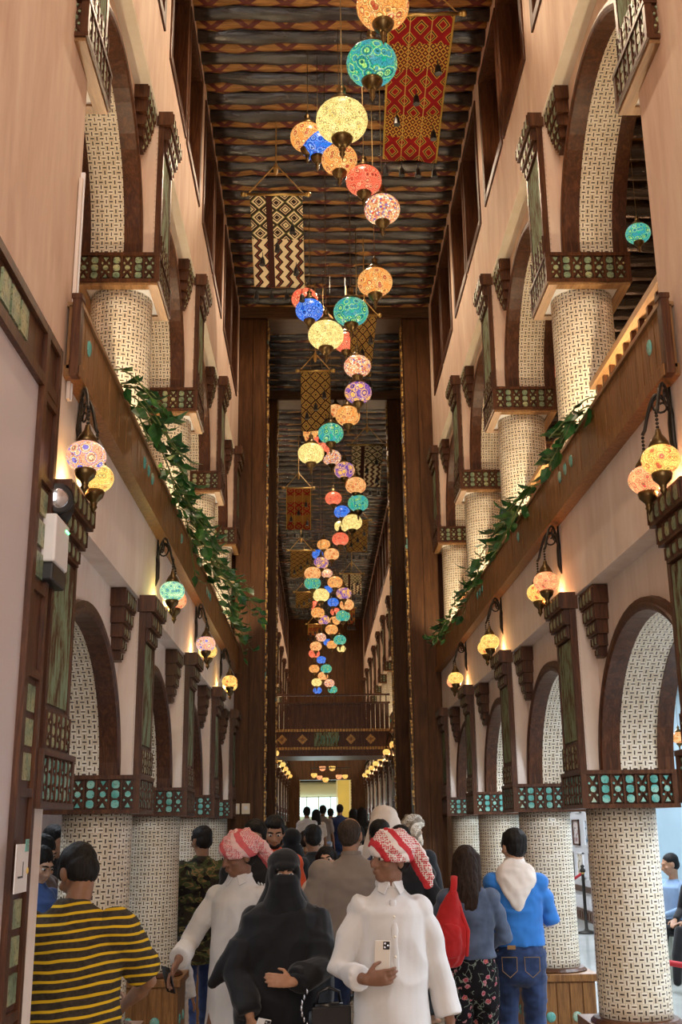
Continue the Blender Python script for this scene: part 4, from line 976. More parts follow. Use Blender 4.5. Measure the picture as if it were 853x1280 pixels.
t = thing('pierced_lamp', 'gold pierced metal dome lantern with lit holes at the bottom left corner', 'lamp', (-.815, 3.26, 0)); t.scale = (1.12, 1.12, .915)
prof = [(.085, .98), (.095, 1.0), (.098, 1.06), (.09, 1.13), (.072, 1.19), (.045, 1.235), (.02, 1.262), (.012, 1.275)]
b = B(); lathe(b, prof, 24); obj('dome', b, M['brass'], t, smooth=True)
b = B(); lathe(b, [(.010, 1.27), (.018, 1.285), (.008, 1.30), (.013, 1.312), (.004, 1.335), (0, 1.345)], 12); obj('finial', b, M['brass'], t, smooth=True)
m, n, bs = nt('lit_hole', .4); bs.inputs['Emission Color'].default_value = (1, .72, .28, 1); bs.inputs['Emission Strength'].default_value = 2.2; M['hole'] = m
b = B()
for row, (rad, z, cnt_, s) in enumerate(((.0985, 1.03, 12, .016), (.0975, 1.075, 12, .013), (.091, 1.125, 11, .014), (.078, 1.17, 10, .011), (.059, 1.212, 8, .008))):
    for k in range(cnt_):
        a = 2 * PI * (k + .5 * (row % 2)) / cnt_; nn = Vector((math.cos(a), math.sin(a), .25 * row * .6)).normalized(); c = Vector((rad * math.cos(a), rad * math.sin(a), z))
        u_ = nn.cross(Vector((0, 0, 1))).normalized(); v_ = u_.cross(nn)
        prism(b, [c + u_ * s * math.cos(i * PI / 4) + v_ * s * 1.2 * math.sin(i * PI / 4) - nn * .002 for i in range(8)], nn, .004)
obj('lit_holes', b, M['hole'], t)
b = B(); lathe(b, [(.13, .0), (.13, .03), (.03, .06), (.022, .5), (.03, .93), (.09, .96), (.09, .985)], 20); obj('stand', b, M['brass'], t, smooth=True)

# ------------------------------------------------------------------ right-hand shops
bm = B(); wbox(bm, 1, T_OUT - .03, T_OUT, 9.5, 16.8, 0, Z_SLAB0); struct('wall_right_blue', bm, M['blue_wall'])
t = thing('picture_rail', 'carved brown dado rail along the white picture wall behind the right columns', 'rail', (PX(1, T_OUT), 17, 0))
b = B(); box(b, -.04, 0, 0, 16, .50, .60); box(b, -.03, 0, 0, 16, 0, .20); k = 0
while k < 15.9: box(b, -.05, -.03, k, k + .12, .04, .16); k += .2
obj('rail', b, M['wood'], t)
PC = [(.15, .35, .55), (.6, .3, .3), (.75, .7, .6), (.3, .55, .6), (.75, .5, .2), (.5, .25, .45)]
k = 0
for row, z in enumerate((.72, 1.30, 1.88)):
    for j in range(9):
        y = 17.3 + j * .86 + (row % 2) * .2; hgt = .46; wd = .42 + .2 * ((j * 7 + row * 3) % 3) / 2
        t = thing('wall_picture', 'small framed picture on the white shop wall, %s row, %s from the column' % (('bottom', 'middle', 'top')[row], ORD[j]), 'picture', (PX(1, T_OUT - .002), y, z), 0, 'framed pictures in the right shop')
        b = B(); box(b, -.03, 0, 0, wd, 0, .03); box(b, -.03, 0, 0, wd, hgt - .03, hgt); box(b, -.03, 0, 0, .03, 0, hgt); box(b, -.03, 0, wd - .03, wd, 0, hgt); obj('frame', b, M['wood'] if k % 2 else M['white'], t)
        col = PC[k % 6]
        if ('pic', k % 6) not in M:
            m, n, bs = nt('painting_%s' % ['teal', 'red', 'sand', 'sea', 'amber', 'plum'][k % 6], .5); f = noi(n, coord(n, 'Object', (1, 3, 3)), 2, 3, .5, 1.5)
            lk(n, ramp(n, f, [(.35, col), (.5, (.8, .78, .74)), (.62, tuple(c * .4 for c in col)), (.8, col)]), bs.inputs['Base Color']); M[('pic', k % 6)] = m
        b = B(); box(b, -.012, 0, .03, wd - .03, .03, hgt - .03); obj('canvas', b, M[('pic', k % 6)], t); k += 1
def stanchion(loc, label):
    t = thing('rope_stanchion', label, 'barrier post', loc, 0, 'barrier posts'); b = B(); lathe(b, [(.18, 0), (.18, .02), (.05, .05), (.026, .07), (.026, .93), (.045, .94), (.045, .97), (.02, 1.0), (.035, 1.03), (0, 1.06)], 20); obj('post', b, M['iron'], t, smooth=True)
stanchion((4.28, 18.7, 0), 'black barrier post standing between the right columns on the shop floor')
stanchion((4.55, 13.9, 0), 'black barrier post behind the nearest right column')
M['rope'] = plain('red_velvet', (.42, .012, .02), .7)
def rope(a, c, sag, label):
    a, c = Vector(a), Vector(c); t = thing('barrier_rope', label, 'rope', a, 0, 'red barrier ropes'); b = B(); tube(b, [(c - a) * (i / 14) - Vector((0, 0, sag * math.sin(PI * i / 14))) for i in range(15)], .022, 10); obj('velvet_rope', b, M['rope'], t, smooth=True)
    b = B()
    for p in (Vector((0, 0, 0)), c - a): ell(b, p, (.03, .03, .03))
    obj('end_clip', b, M['brass'], t)
rope((4.28, 18.7, .92), (3.5, 20.4, .92), .25, 'red velvet rope hanging from the post between the right columns')
rope((2.35, 9.0, .75), (3.6, 8.6, .62), .03, 'upper red velvet rope at the right edge behind the column')
rope((2.30, 8.6, .50), (3.2, 7.6, .05), .06, 'lower sagging red velvet rope at the right edge')
M['rock'] = plain('pale_green_rock', (.42, .46, .40), .9, 0, .35, 8)
def rough_block(label, nm, loc, sx, sy, sz, seed, mat):
    t = thing(nm, label, nm.split('_')[-1], loc); b = B(); bmesh.ops.create_cube(b, size=1); bmesh.ops.subdivide_edges(b, edges=b.edges[:], cuts=7, use_grid_fill=True)
    for v in b.verts:
        v.co = Vector((v.co.x * sx, v.co.y * sy, (v.co.z + .5) * sz)); v.co += v.co.normalized() * .05 * noise.noise(v.co * 3 + Vector((seed, 0, 0)))
    obj('stone_face', b, mat, t); return t
rough_block('low pale stone bench where people sit, right edge behind the column', 'stone_bench', (4.35, 11.8, 0), .7, 4.2, .50, 3, M['rock'])
rough_block('rough pale stone edging of the display behind the right column', 'stone_pillar', (4.15, 12.2, .45), .22, .3, 2.1, 5, M['rock'])
t = thing('poster', 'bright yellow and orange poster with a blue figure shape at the right edge', 'poster', (4.35, 12.05, 1.75)); b = B(); box(b, -.3, .3, -.02, .0, .0, 1.0); p = obj('sheet', b, M['yellow_wall'], t)
b = B(); ell(b, (-.08, -.02, .62), (.12, .012, .16)); ell(b, (.05, -.02, .28), (.16, .012, .22)); obj('printed_shape', b, plain('poster_orange', (.75, .20, .04), .5), p)
b = B(); ell(b, (-.17, -.026, .12), (.06, .012, .22)); obj('blue_shape', b, plain('poster_blue', (.04, .12, .40), .5), p)
# ------------------------------------------------------------------ people
def remesh(bm, voxel, smooth=2, folds=None, subd=0):
    bmesh.ops.recalc_face_normals(bm, faces=bm.faces)
    me = bpy.data.meshes.new('tmp'); bm.to_mesh(me); bm.free(); o = bpy.data.objects.new('tmp', me); C.objects.link(o)
    r = o.modifiers.new('r', 'REMESH'); r.mode = 'VOXEL'; r.voxel_size = voxel; r.adaptivity = 0
    if smooth: s = o.modifiers.new('s', 'SMOOTH'); s.factor = .5; s.iterations = smooth
    dg = bpy.context.evaluated_depsgraph_get(); ev = o.evaluated_get(dg); out = bpy.data.meshes.new_from_object(ev)
    bpy.data.objects.remove(o); bpy.data.meshes.remove(me)
    if folds:
        amp, sx, sz, seed = folds; off = Vector((seed * 3.1, seed * 1.7, seed)); out.calc_loop_triangles()
        nrm = [v.normal.copy() for v in out.vertices]
        for v, n in zip(out.vertices, nrm):
            p = v.co; q = Vector((p.x * sx, p.y * sx, p.z * sz)) + off
            q += Vector((noise.noise(p * 5 + off), noise.noise(p * 5 - off), 0)) * .7
            a = noise.noise(q); h = (1 - abs(a) * 2.2) * .6 + noise.noise(q * 2.3) * .4
            v.co = p + n * (amp * 1.8 * h)
    out.polygons.foreach_set('use_smooth', [True] * len(out.polygons)); return out
def meshobj(name, me, mat, parent):
    me.name = name; me.materials.clear(); me.materials.append(mat); o = bpy.data.objects.new(name, me); C.objects.link(o); o.parent = parent
    _kids.setdefault(parent.name, []).append(o); return o
def V3(*a): return Vector(a)
def ik(sh, wr, l1, l2, hint):
    d = wr - sh; L = min(d.length, (l1 + l2) * .999); u = d.normalized(); a = (l1 * l1 - l2 * l2 + L * L) / (2 * L); h = math.sqrt(max(0, l1 * l1 - a * a))
    k = hint - u * hint.dot(u); k.normalize(); return sh + u * a + k * h, sh + u * L
def cap(bm, a, b, ra, rb, seg=12): loft(bm, [(a, ra, ra), (a.lerp(b, .5), (ra + rb) / 2, (ra + rb) / 2), (b, rb, rb)], seg, (.3, .9, .2), True)
def hand(bm, wr, d, n, side, curl=.5, spread=.02, size=1.0, thumb=.6):
    """wrist, finger direction, palm normal (the way the palm faces); side: +1 thumb towards d x n"""
    d = d.normalized(); n = (n - d * n.dot(d)).normalized(); s = d.cross(n) * side; z = size
    loft(bm, [(wr - d * .01, .024 * z, .018 * z), (wr + d * .03 * z, .034 * z, .016 * z), (wr + d * .075 * z, .040 * z, .014 * z), (wr + d * .09 * z, .038 * z, .012 * z)], 10, s, True)
    for k, (o, L) in enumerate(((.030, .070), (.010, .080), (-.011, .074), (-.030, .058))):
        p = wr + d * .088 * z + s * o * z; a = 0; L *= z; r = .0088 * z
        for j, f in enumerate((.44, .32, .24)):
            a += curl * (.5 + .28 * k * .4) * (.8 if j == 0 else 1.0); q = p + (d * math.cos(a) + n * math.sin(a) + s * o * spread * 10).normalized() * L * f
            cap(bm, p, q, r, r * .92, 8); p = q; r *= .92
    p = wr + d * .028 * z + s * .030 * z; q = p + (d * .55 + s * .62 + n * .35 * thumb).normalized() * .040 * z; cap(bm, p, q, .0125 * z, .0105 * z, 8)
    q2 = q + (d * .85 + s * .15 + n * thumb).normalized() * .032 * z; cap(bm, q, q2, .0100 * z, .008 * z, 8)
def head_frame(c, yaw, pitch, roll=0):
    """yaw > 0 turns towards the person's left (+x), pitch > 0 bows the head"""
    return Matrix.Translation(c) @ Matrix.Rotation(yaw, 4, 'Z') @ Matrix.Rotation(roll, 4, 'Y') @ Matrix.Rotation(pitch, 4, 'X')
def head_prims(bm, Mx, fem=False):
    R = Mx.to_3x3()
    def E(c, r): ell(bm, Mx @ Vector(c), r, R, 16, 10)
    w_ = .94 if fem else 1.0
    E((0, .014, .034), (.075 * w_, .094, .084)); E((0, -.022, -.012), (.063 * w_, .070, .085)); E((0, -.046, -.078), (.036 * w_, .036, .032)); E((0, -.02, -.065), (.054 * w_, .055, .045))
    loft(bm, [(Mx @ Vector(p), a, a) for p, a in (((0, -.086, .018), .010), ((0, -.100, -.010), .012), ((0, -.108, -.024), .0135))], 8)
    E((.013, -.094, -.027), (.010, .010, .008)); E((-.013, -.094, -.027), (.010, .010, .008))
    E((0, -.089, -.052), (.024, .012, .0065)); E((0, -.086, -.063), (.021, .012, .007))
    E((0, -.080, .034), (.050, .016, .010))
    for sx in (-1, 1):
        E((sx * .077 * w_, .008, -.004), (.009, .022, .034)); E((sx * .045, -.062, -.018), (.022, .022, .018))
def eyes(parent, Mx, dark=True):
    b = B(); R = Mx.to_3x3()
    for sx in (-1, 1): ell(b, Mx @ Vector((sx * .030, -.080, .010)), (.0155, .0125, .0085), R)
    e = obj('eye', b, EYEW, parent, smooth=True); b = B()
    for sx in (-1, 1): ell(b, Mx @ Vector((sx * .030, -.0905, .010)), (.0072, .0035, .0075), R)
    obj('iris', b, M['black'], e, smooth=True)
    b = B()
    for sx in (-1, 1): loft(b, [(Mx @ Vector((sx * .012, -.096, .031)), .004, .005), (Mx @ Vector((sx * .030, -.094, .036)), .004, .006), (Mx @ Vector((sx * .050, -.080, .031)), .003, .003)], 8)
    obj('eyebrow', b, M['hair'], parent, smooth=True)
def cloth(name, col, rough=.8, var=.10, weave=160):
    m, n, b = nt(name, rough, 0, .2); v = coord(n); f = noi(n, v, 7, 4); g = noi(n, v, weave, 2)
    lk(n, ramp(n, f, [(.3, tuple(c * (1 - var) for c in col)), (.7, tuple(min(1, c * (1 + var)) for c in col))]), b.inputs['Base Color']); bump(n, b, g, .15, .002)
    b.inputs['Sheen Weight'].default_value = .15; return m
def skin(name, col):
    m, n, b = nt(name, .5, 0, .35); f = noi(n, coord(n), 22, 3); lk(n, ramp(n, f, [(.3, tuple(c * .88 for c in col)), (.7, tuple(c * 1.08 for c in col))]), b.inputs['Base Color'])
    b.inputs['Subsurface Weight'].default_value = .06; b.inputs['Subsurface Radius'].default_value = (.01, .004, .002); return m
EYEW = plain('eye_white', (.62, .58, .54), .25, 0, .03)
SK = {'brown': skin('brown_skin', (.27, .135, .075)), 'dark': skin('dark_brown_skin', (.23, .11, .066)), 'tan': skin('tan_skin', (.40, .21, .125)), 'light': skin('light_skin', (.55, .32, .21))}
def hair_mat(name, col):
    m, n, b = nt(name, .62, 0, .22); f = noi(n, coord(n, 'Object', (60, 60, 6)), 3, 4); lk(n, ramp(n, f, [(.35, tuple(c * .5 for c in col)), (.7, tuple(c * 1.6 for c in col))]), b.inputs['Base Color']); bump(n, b, f, .5, .006); return m
M['hair'] = hair_mat('black_hair', (.010, .008, .007)); M['hair_brown'] = hair_mat('dark_brown_hair', (.028, .015, .010)); M['hair_grey'] = hair_mat('greying_hair', (.05, .035, .026))
def striped_mat():
    m, n, b = nt('yellow_striped_jersey', .85, 0, .15); tc = nd(n, 'ShaderNodeTexCoord'); s = nd(n, 'ShaderNodeSeparateXYZ'); lk(n, tc.outputs['Object'], s.inputs[0]); f = noi(n, tc.outputs['Object'], 3.2, 2)
    z = mth(n, 'ADD', mth(n, 'ADD', s.outputs[2], mth(n, 'MULTIPLY', f, .05)), mth(n, 'MULTIPLY', s.outputs[0], .10)); q = mth(n, 'FRACT', mth(n, 'DIVIDE', z, .036))
    st = mth(n, 'LESS_THAN', q, .30); g = noi(n, tc.outputs['Object'], 60, 2); dk = ramp(n, g, [(.3, (.030, .024, .018)), (.7, (.060, .048, .036))]); lk(n, mixc(n, st, dk, (.66, .42, .02)), b.inputs['Base Color']); return m
def camo_mat():
    m, n, b = nt('camouflage_cotton', .85, 0, .15); v = coord(n, 'Object', (1.1, 1.1, 1.7)); a = noi(n, v, 9, 2, .5, .6); c2 = noi(n, v, 6, 2, .5, 1.2)
    c = ramp(n, a, [(0, (.030, .022, .014)), (.44, (.050, .060, .022)), (.54, (.19, .125, .05)), (.60, (.060, .075, .028))], 'CONSTANT'); c = mixc(n, mth(n, 'GREATER_THAN', c2, .58), c, (.014, .011, .009)); lk(n, c, b.inputs['Base Color']); return m
def floral_mat():
    m, n, b = nt('floral_print_trousers', .8, 0, .15); v = coord(n); d = vor(n, v, 15, 'F1', 'Distance'); q = noi(n, v, 44, 2, .5, 1.5); d2 = mth(n, 'ADD', d, mth(n, 'MULTIPLY', mth(n, 'SUBTRACT', q, .5), .45))
    c = ramp(n, d2, [(0, (.55, .22, .10)), (.09, (.42, .05, .09)), (.20, (.50, .24, .26)), (.27, (.010, .009, .012))], 'CONSTANT'); dv = nd(n, 'ShaderNodeTexNoise'); dv.inputs['Scale'].default_value = 9; lk(n, v, dv.inputs['Vector']); va = nd(n, 'ShaderNodeVectorMath', operation='MULTIPLY_ADD'); lk(n, dv.outputs['Color'], va.inputs[0]); va.inputs[1].default_value = (.16, .16, .16); lk(n, v, va.inputs[2]); vein = vor(n, va.outputs[0], 15, 'DISTANCE_TO_EDGE', 'Distance')
    c = mixc(n, mth(n, 'MULTIPLY', mth(n, 'LESS_THAN', vein, .035), mth(n, 'MULTIPLY', mth(n, 'GREATER_THAN', noi(n, v, 16, 2), .50), mth(n, 'GREATER_THAN', d2, .27))), c, (.20, .24, .20)); lk(n, c, b.inputs['Base Color']); return m
def ghutra_mat(name, red, white, sc):
    m, n, b = nt(name, .85, 0, .15); uv = nd(n, 'ShaderNodeTexCoord'); v = uv.outputs['Object']; ck = vor(n, v, sc, 'F1', 'Distance', .25)
    c = ramp(n, ck, [(0, red), (.40, red), (.46, white)], 'CONSTANT'); mp = nd(n, 'ShaderNodeMapping'); mp.inputs['Rotation'].default_value = (.5, .5, .3); lk(n, v, mp.inputs[0]); s = nd(n, 'ShaderNodeSeparateXYZ'); lk(n, mp.outputs[0], s.inputs[0])
    q = mth(n, 'FRACT', mth(n, 'ADD', mth(n, 'MULTIPLY', s.outputs[0], 9), mth(n, 'MULTIPLY', noi(n, v, 6, 2), .9))); band = mth(n, 'LESS_THAN', q, .26); w2 = mth(n, 'GREATER_THAN', q, .80)
    c = mixc(n, band, c, red); c = mixc(n, w2, c, white); lk(n, c, b.inputs['Base Color']); return m
FAB = {'stripe': striped_mat(), 'camo': camo_mat(), 'floral': floral_mat(), 'thobe': cloth('white_thobe_cotton', (.66, .64, .63), .75, .04), 'abaya': cloth('black_abaya', (.006, .006, .008), .7, .3), 'black': cloth('black_tshirt', (.012, .011, .012), .8, .3),
       'grey': cloth('taupe_polo', (.26, .215, .19), .85, .06), 'orange': cloth('orange_shirt', (.72, .10, .035), .8), 'denim': cloth('blue_denim', (.022, .042, .115), .8, .45, 240), 'jacket': cloth('faded_denim', (.085, .115, .185), .8, .35, 240),
       'blue': cloth('blue_sweatshirt', (.030, .17, .52), .8, .10), 'hood': cloth('cream_hood', (.70, .62, .56), .8, .05), 'darkblue': cloth('navy_shirt', (.03, .05, .14), .8), 'white': cloth('white_shirt', (.66, .66, .68), .8, .05), 'lightblue': cloth('light_blue_shirt', (.25, .36, .55), .8), 'scarf': cloth('pale_headscarf', (.66, .56, .48), .8),
       'redbag': cloth('red_canvas', (.50, .018, .02), .7, .15), 'brown': cloth('brown_cloth', (.12, .07, .05), .8), 'jeanjacket': cloth('bright_denim_jacket', (.05, .11, .32), .8, .3),
       'ghutra': ghutra_mat('red_white_headcloth', (.50, .035, .045), (.74, .66, .63), 95), 'ghutra2': ghutra_mat('pink_red_headcloth', (.60, .12, .13), (.74, .50, .49), 110), 'ghutra3': ghutra_mat('beige_grey_headcloth', (.22, .18, .14), (.62, .55, .46), 90)}

def person(label, loc, face, h=1.72, sk='brown', fem=False, build=1.0, top=None, topmat=None, sleeve=.45, hem=.84, bottom='trousers', botmat=None, hair='short', hairmat=None, head=(0, 0, 0), hands=((-.24, -.10, .80), (.24, -.10, .80)), hint=((-.3, .6, -.3), (.3, .6, -.3)), handdir=None, stride=.06,
           lean=0.0, vox=.011, folds=.006, tight=0.0, eyes_on=False, beard=False, seed=1, curl=.45, knees=None, hipz=.93, feet=True, name='person'):
    """face: direction the body faces, radians; 0 looks towards the camera (-y)"""
    t = thing(name, label, 'person', (loc[0], loc[1], loc[2] if len(loc) > 2 else 0), face); s = h / 1.75; t.scale = (s, s, s)
    rnd = random.Random(seed); lt = math.tan(lean)
    def L(p): p = Vector(p); return Vector((p.x, p.y - max(0, p.z - .95) * lt, p.z))
    bw = build; hc = L((0, -.015, 1.625)); Mx = head_frame(hc + Vector((0, -.04 * max(0, head[1]) , -.03 * max(0, head[1]))), *head)
    sh = [L((-.168 * bw, .01, 1.395)), L((.168 * bw, .01, 1.395))]; arms = []
    for k in (0, 1):
        e, w_ = ik(sh[k], L(hands[k]) if lean else Vector(hands[k]), .295, .255, Vector(hint[k])); arms.append((sh[k], e, w_))
    hip = [V3(-.088, .005, hipz), V3(.088, .005, hipz)]; ank = [V3(-.10, -stride, .085), V3(.10, stride, .085)]; legs = []
    for k in (0, 1):
        kn, an = ik(hip[k], ank[k], .44, .43, V3(0, -1, .1)); legs.append((hip[k], kn, an))
    # body: one continuous surface
    b = B()
    loft(b, [(V3(0, .0, hipz - .05), .15 * bw, .105), (V3(0, .0, .98), .155 * bw, .105), (L((0, 0, 1.10)), .135 * bw, .095), (L((0, 0, 1.24)), .155 * bw, .105), (L((0, 0, 1.35)), .155 * bw, .098), (L((0, .01, 1.41)), .10 * bw, .06)], 20, (1, 0, 0), True)
    nb = L((0, .012, 1.42)); cap(b, nb, Mx @ Vector((0, .02, -.05)), .058 if not fem else .05, .053 if not fem else .045)
    head_prims(b, Mx, fem)
    for k in (0, 1):
        a, e, w_ = arms[k]; loft(b, [(a, .050 * bw, .050 * bw), (a.lerp(e, .5), .044 * bw, .044 * bw), (e, .036, .036), (e.lerp(w_, .35), .038, .038), (w_, .025, .024)], 12, (.2, .9, .3))
        d = (w_ - e).normalized(); n = Vector((1 if k == 0 else -1, 0, 0))
        if handdir and handdir[k]: d, n = Vector(handdir[k][0]), Vector(handdir[k][1])
        hand(b, w_, d, n, 1 if k == 0 else -1, curl, size=.92 if fem else 1.0)
        hp, kn, an = legs[k]; loft(b, [(hp, .085, .09), (hp.lerp(kn, .5), .07, .075), (kn, .052, .056), (kn.lerp(an, .35), .052, .058), (an, .034, .036)], 12)
        if feet: loft(b, [(an + V3(0, .04, -.04), .032, .032), (an + V3(0, -.06, -.045), .038, .030), (an + V3(0, -.15, -.062), .036, .018)], 10)
    meshobj('body', remesh(b, vox, 1), SK[sk], t)
    P = dict(root=t, Mx=Mx, arms=arms, legs=legs, L=L, sh=sh, bw=bw, vox=vox, hipz=hipz)
    if eyes_on: eyes(t, Mx)
    if beard:
        b = B(); R = Mx.to_3x3(); ell(b, Mx @ V3(0, -.042, -.082), (.050, .045, .034), R); ell(b, Mx @ V3(0, -.094, -.043), (.028, .009, .006), R)
        for sx in (-1, 1): ell(b, Mx @ V3(sx * .055, -.022, -.055), (.013, .03, .04), R)
        meshobj('beard', remesh(b, .006, 2), M['hair'], t)
    # hair
    hm = hairmat or M['hair']; R = Mx.to_3x3()
    if hair:
        b = B()
        def E(c, r): ell(b, Mx @ Vector(c), r, R, 16, 10)
        if hair in ('short', 'cap', 'thick'):
            q = 1.04 if hair == 'thick' else 1.0
            E((0, .024, .048), (.080 * q, .094 * q, .080 * q)); E((0, .046, .005), (.073, .068, .078)); E((0, -.03, .082), (.060 * q, .055, .036 * q))
            for sx in (-1, 1): E((sx * .069, -.008, .022), (.012, .032, .036))
        elif hair == 'nape':
            E((0, .050, -.006), (.072, .064, .070))
            for sx in (-1, 1): E((sx * .068, .012, .008), (.012, .030, .034))
        elif hair == 'receding':
            E((0, .035, .030), (.080, .090, .078)); E((0, .05, -.005), (.072, .064, .068))
        elif hair == 'long':
            E((0, .022, .045), (.085, .098, .084)); loft(b, [(Mx @ V3(0, .05, .02), .088, .07), (Mx @ V3(0, .075, -.10), .095, .05), (Mx @ V3(0, .095, -.22), .11, .035), (Mx @ V3(0, .10, -.30), .10, .02)], 16, R @ Vector((1, 0, 0)))
            for sx in (-1, 1): loft(b, [(Mx @ V3(sx * .070, .01, .05), .03, .03), (Mx @ V3(sx * .085, .02, -.10), .025, .035), (Mx @ V3(sx * .085, .045, -.22), .02, .03)], 8)
        elif hair == 'tied':
            E((0, .022, .045), (.080, .096, .080)); E((0, .105, .02), (.035, .035, .035)); E((0, .045, .0), (.074, .066, .076))
        meshobj('hair', remesh(b, max(.006, vox * .7), 2, (.004, 30, 8, seed)), hm, t)
    g = max(vox, .0085)
    # trousers
    if bottom in ('trousers', 'wide'):
        b = B(); wd = 1.0 if bottom == 'trousers' else 1.22
        loft(b, [(V3(0, .0, hipz - .10), .165 * bw, .118), (V3(0, .005, .95), .172 * bw, .122), (L((0, 0, 1.03)), .158 * bw, .112)], 20)
        for k in (0, 1):
            hp, kn, an = legs[k]; loft(b, [(hp + V3(0, 0, .02), .095, .105), (hp.lerp(kn, .5), .085 * wd, .092 * wd), (kn, .070 * wd, .076 * wd), (kn.lerp(an, .5), .066 * wd, .072 * wd), (an + V3(0, 0, .02), .062 * wd, .066 * wd)], 14, (1, 0, 0), False)
        meshobj('trousers', remesh(b, g, 2, (folds, 6, 14, seed + 3)), botmat, t)
        if feet:
            b = B()
            for k in (0, 1): an = legs[k][2]; loft(b, [(an + V3(0, .045, -.042), .042, .040), (an + V3(0, -.06, -.045), .046, .038), (an + V3(0, -.16, -.062), .042, .024)], 10)
            meshobj('shoes', remesh(b, g, 1), M['black'], t)
    # upper garment
    if top:
        b = B(); q = 1 + tight
        if top in ('shirt', 'jacket'):
            loft(b, [(V3(0, .0, hem), .178 * bw * q, .128 * q), (L((0, 0, 1.0)), .176 * bw * q, .126 * q), (L((0, 0, 1.12)), .165 * bw * q, .118 * q), (L((0, 0, 1.26)), .178 * bw * q, .124 * q), (L((0, .004, 1.365)), .190 * bw * q, .120 * q), (L((0, .010, 1.42)), .168 * bw, .096), (L((0, .012, 1.455)), .105 * bw, .082), (L((0, .014, 1.485)), .074, .070), (L((0, .014, 1.505)), .062, .064)], 24, (1, 0, 0), False)
        else:   # long robe down to the ankles
            loft(b, [(V3(0, 0, .12), .235, .20), (V3(0, 0, .5), .215, .175), (V3(0, .0, .85), .195 * bw, .148), (L((0, 0, 1.05)), .182 * bw, .130), (L((0, 0, 1.26)), .182 * bw, .126), (L((0, .004, 1.365)), .190 * bw, .120), (L((0, .010, 1.42)), .168 * bw, .096), (L((0, .012, 1.455)), .105 * bw, .082), (L((0, .014, 1.485)), .074, .070), (L((0, .014, 1.508)), .061, .064)], 28, (1, 0, 0), False)
        for k in (0, 1):
            a, e, w_ = arms[k]; pts = [a, a.lerp(e, .5), e, e.lerp(w_, .5), w_]; full = top == 'robe'
            rr = [.074, .066, .060, .057, .056] if not full else [.072, .068, .064, .062, .064]
            n = len(pts); f = sleeve * (n - 1); m_ = int(f); out = [(pts[i], rr[i] * bw, rr[i] * bw) for i in range(m_ + 1)]
            if f - m_ > .05 and m_ + 1 < n: out.append((pts[m_].lerp(pts[m_ + 1], f - m_), rr[m_ + 1] * bw, rr[m_ + 1] * bw))
            out[0] = (out[0][0] + V3(.03 if k == 0 else -.03, 0, -.008), out[0][1], out[0][2]); loft(b, out, 14, (.2, .9, .3), False); ell(b, a + V3(.012 if k == 0 else -.012, 0, -.012), (.077 * bw,) * 3)
        nmq = {'shirt': 'shirt', 'jacket': 'jacket', 'robe': 'thobe'}[top]
        o = meshobj(nmq, remesh(b, g, 3, (folds, 4.5 if top == 'robe' else 6, 2.2 if top == 'robe' else 10, seed)), topmat, t); P['top'] = o
    return P
def collar(P, mat, tall=.03):
    L = P['L']; b = B(); c = L((0, .012, 1.507))
    for s in (-1, 1):
        pts = [c + V3(s * .064 * math.sin(f), -.066 * math.cos(f), -.006 * math.cos(f)) for f in [.16 + i / 9 * (PI - .16) for i in range(10)]]
        loft(b, [(p, .017, .006) for p in pts], 8, (0, 0, 1), True)
        q = [c + V3(s * .010, -.070, .012), c + V3(s * .058, -.040, .016), c + V3(s * .068, -.066, -.030), c + V3(s * .040, -.098, -.046)]
        prism(b, q, (q[1] - q[0]).cross(q[3] - q[0]).normalized() * (1 if s > 0 else -1), .006)
    return obj('collar', b, mat, P['root'], smooth=False)
def wrap(P, mat, seed, tail=True, tailside=1, name='headcloth'):
    """cloth wound around the head with a twisted roll and a hanging tail"""
    Mx = P['Mx']; R = Mx.to_3x3(); b = B(); ell(b, Mx @ V3(0, .020, .066), (.088, .104, .074), R, 20, 12); ell(b, Mx @ V3(0, .03, .03), (.086, .095, .05), R, 20, 12)
    for k, (z, tilt, r, yo) in enumerate(((.040, .30, .024, 0), (.066, .16, .025, .004), (.092, .34, .022, .008), (.118, .05, .018, .012))):
        pts = []
        for i in range(25):
            a = 2 * PI * i / 24; rad = 1.0 - .18 * (k == 2) - .45 * (k == 3); pts.append(Mx @ V3(.086 * rad * math.cos(a + k), .015 + yo + .102 * rad * math.sin(a + k), z + tilt * .07 * math.sin(a + k * 1.3 - 1.7) + .005 * math.sin(5 * a + seed)))
        loft(b, [(p, r * (1 + .18 * math.sin(3 * i + k)), r * .85) for i, p in enumerate(pts)], 8, (0, 0, 1), False)
    if tail:
        s = tailside
        loft(b, [(Mx @ V3(s * .03, .10, .07), .05, .028), (Mx @ V3(s * .07, .13, .01), .052, .026), (Mx @ V3(s * .098, .142, -.045), .046, .022), (Mx @ V3(s * .125, .145, -.09), .038, .018), (Mx @ V3(s * .142, .14, -.118), .022, .012)], 12, R @ Vector((1, .3, 0)), True)
        ell(b, Mx @ V3(s * .045, .108, .055), (.042, .035, .04), R)
    return meshobj(name, remesh(b, .0065, 1, (.006, 16, 26, seed)), mat, P['root'])
M['phone'] = plain('white_phone_case', (.72, .66, .58), .25, 0, .03)
M['phone_dark'] = plain('black_phone_glass', (.012, .012, .014), .12)
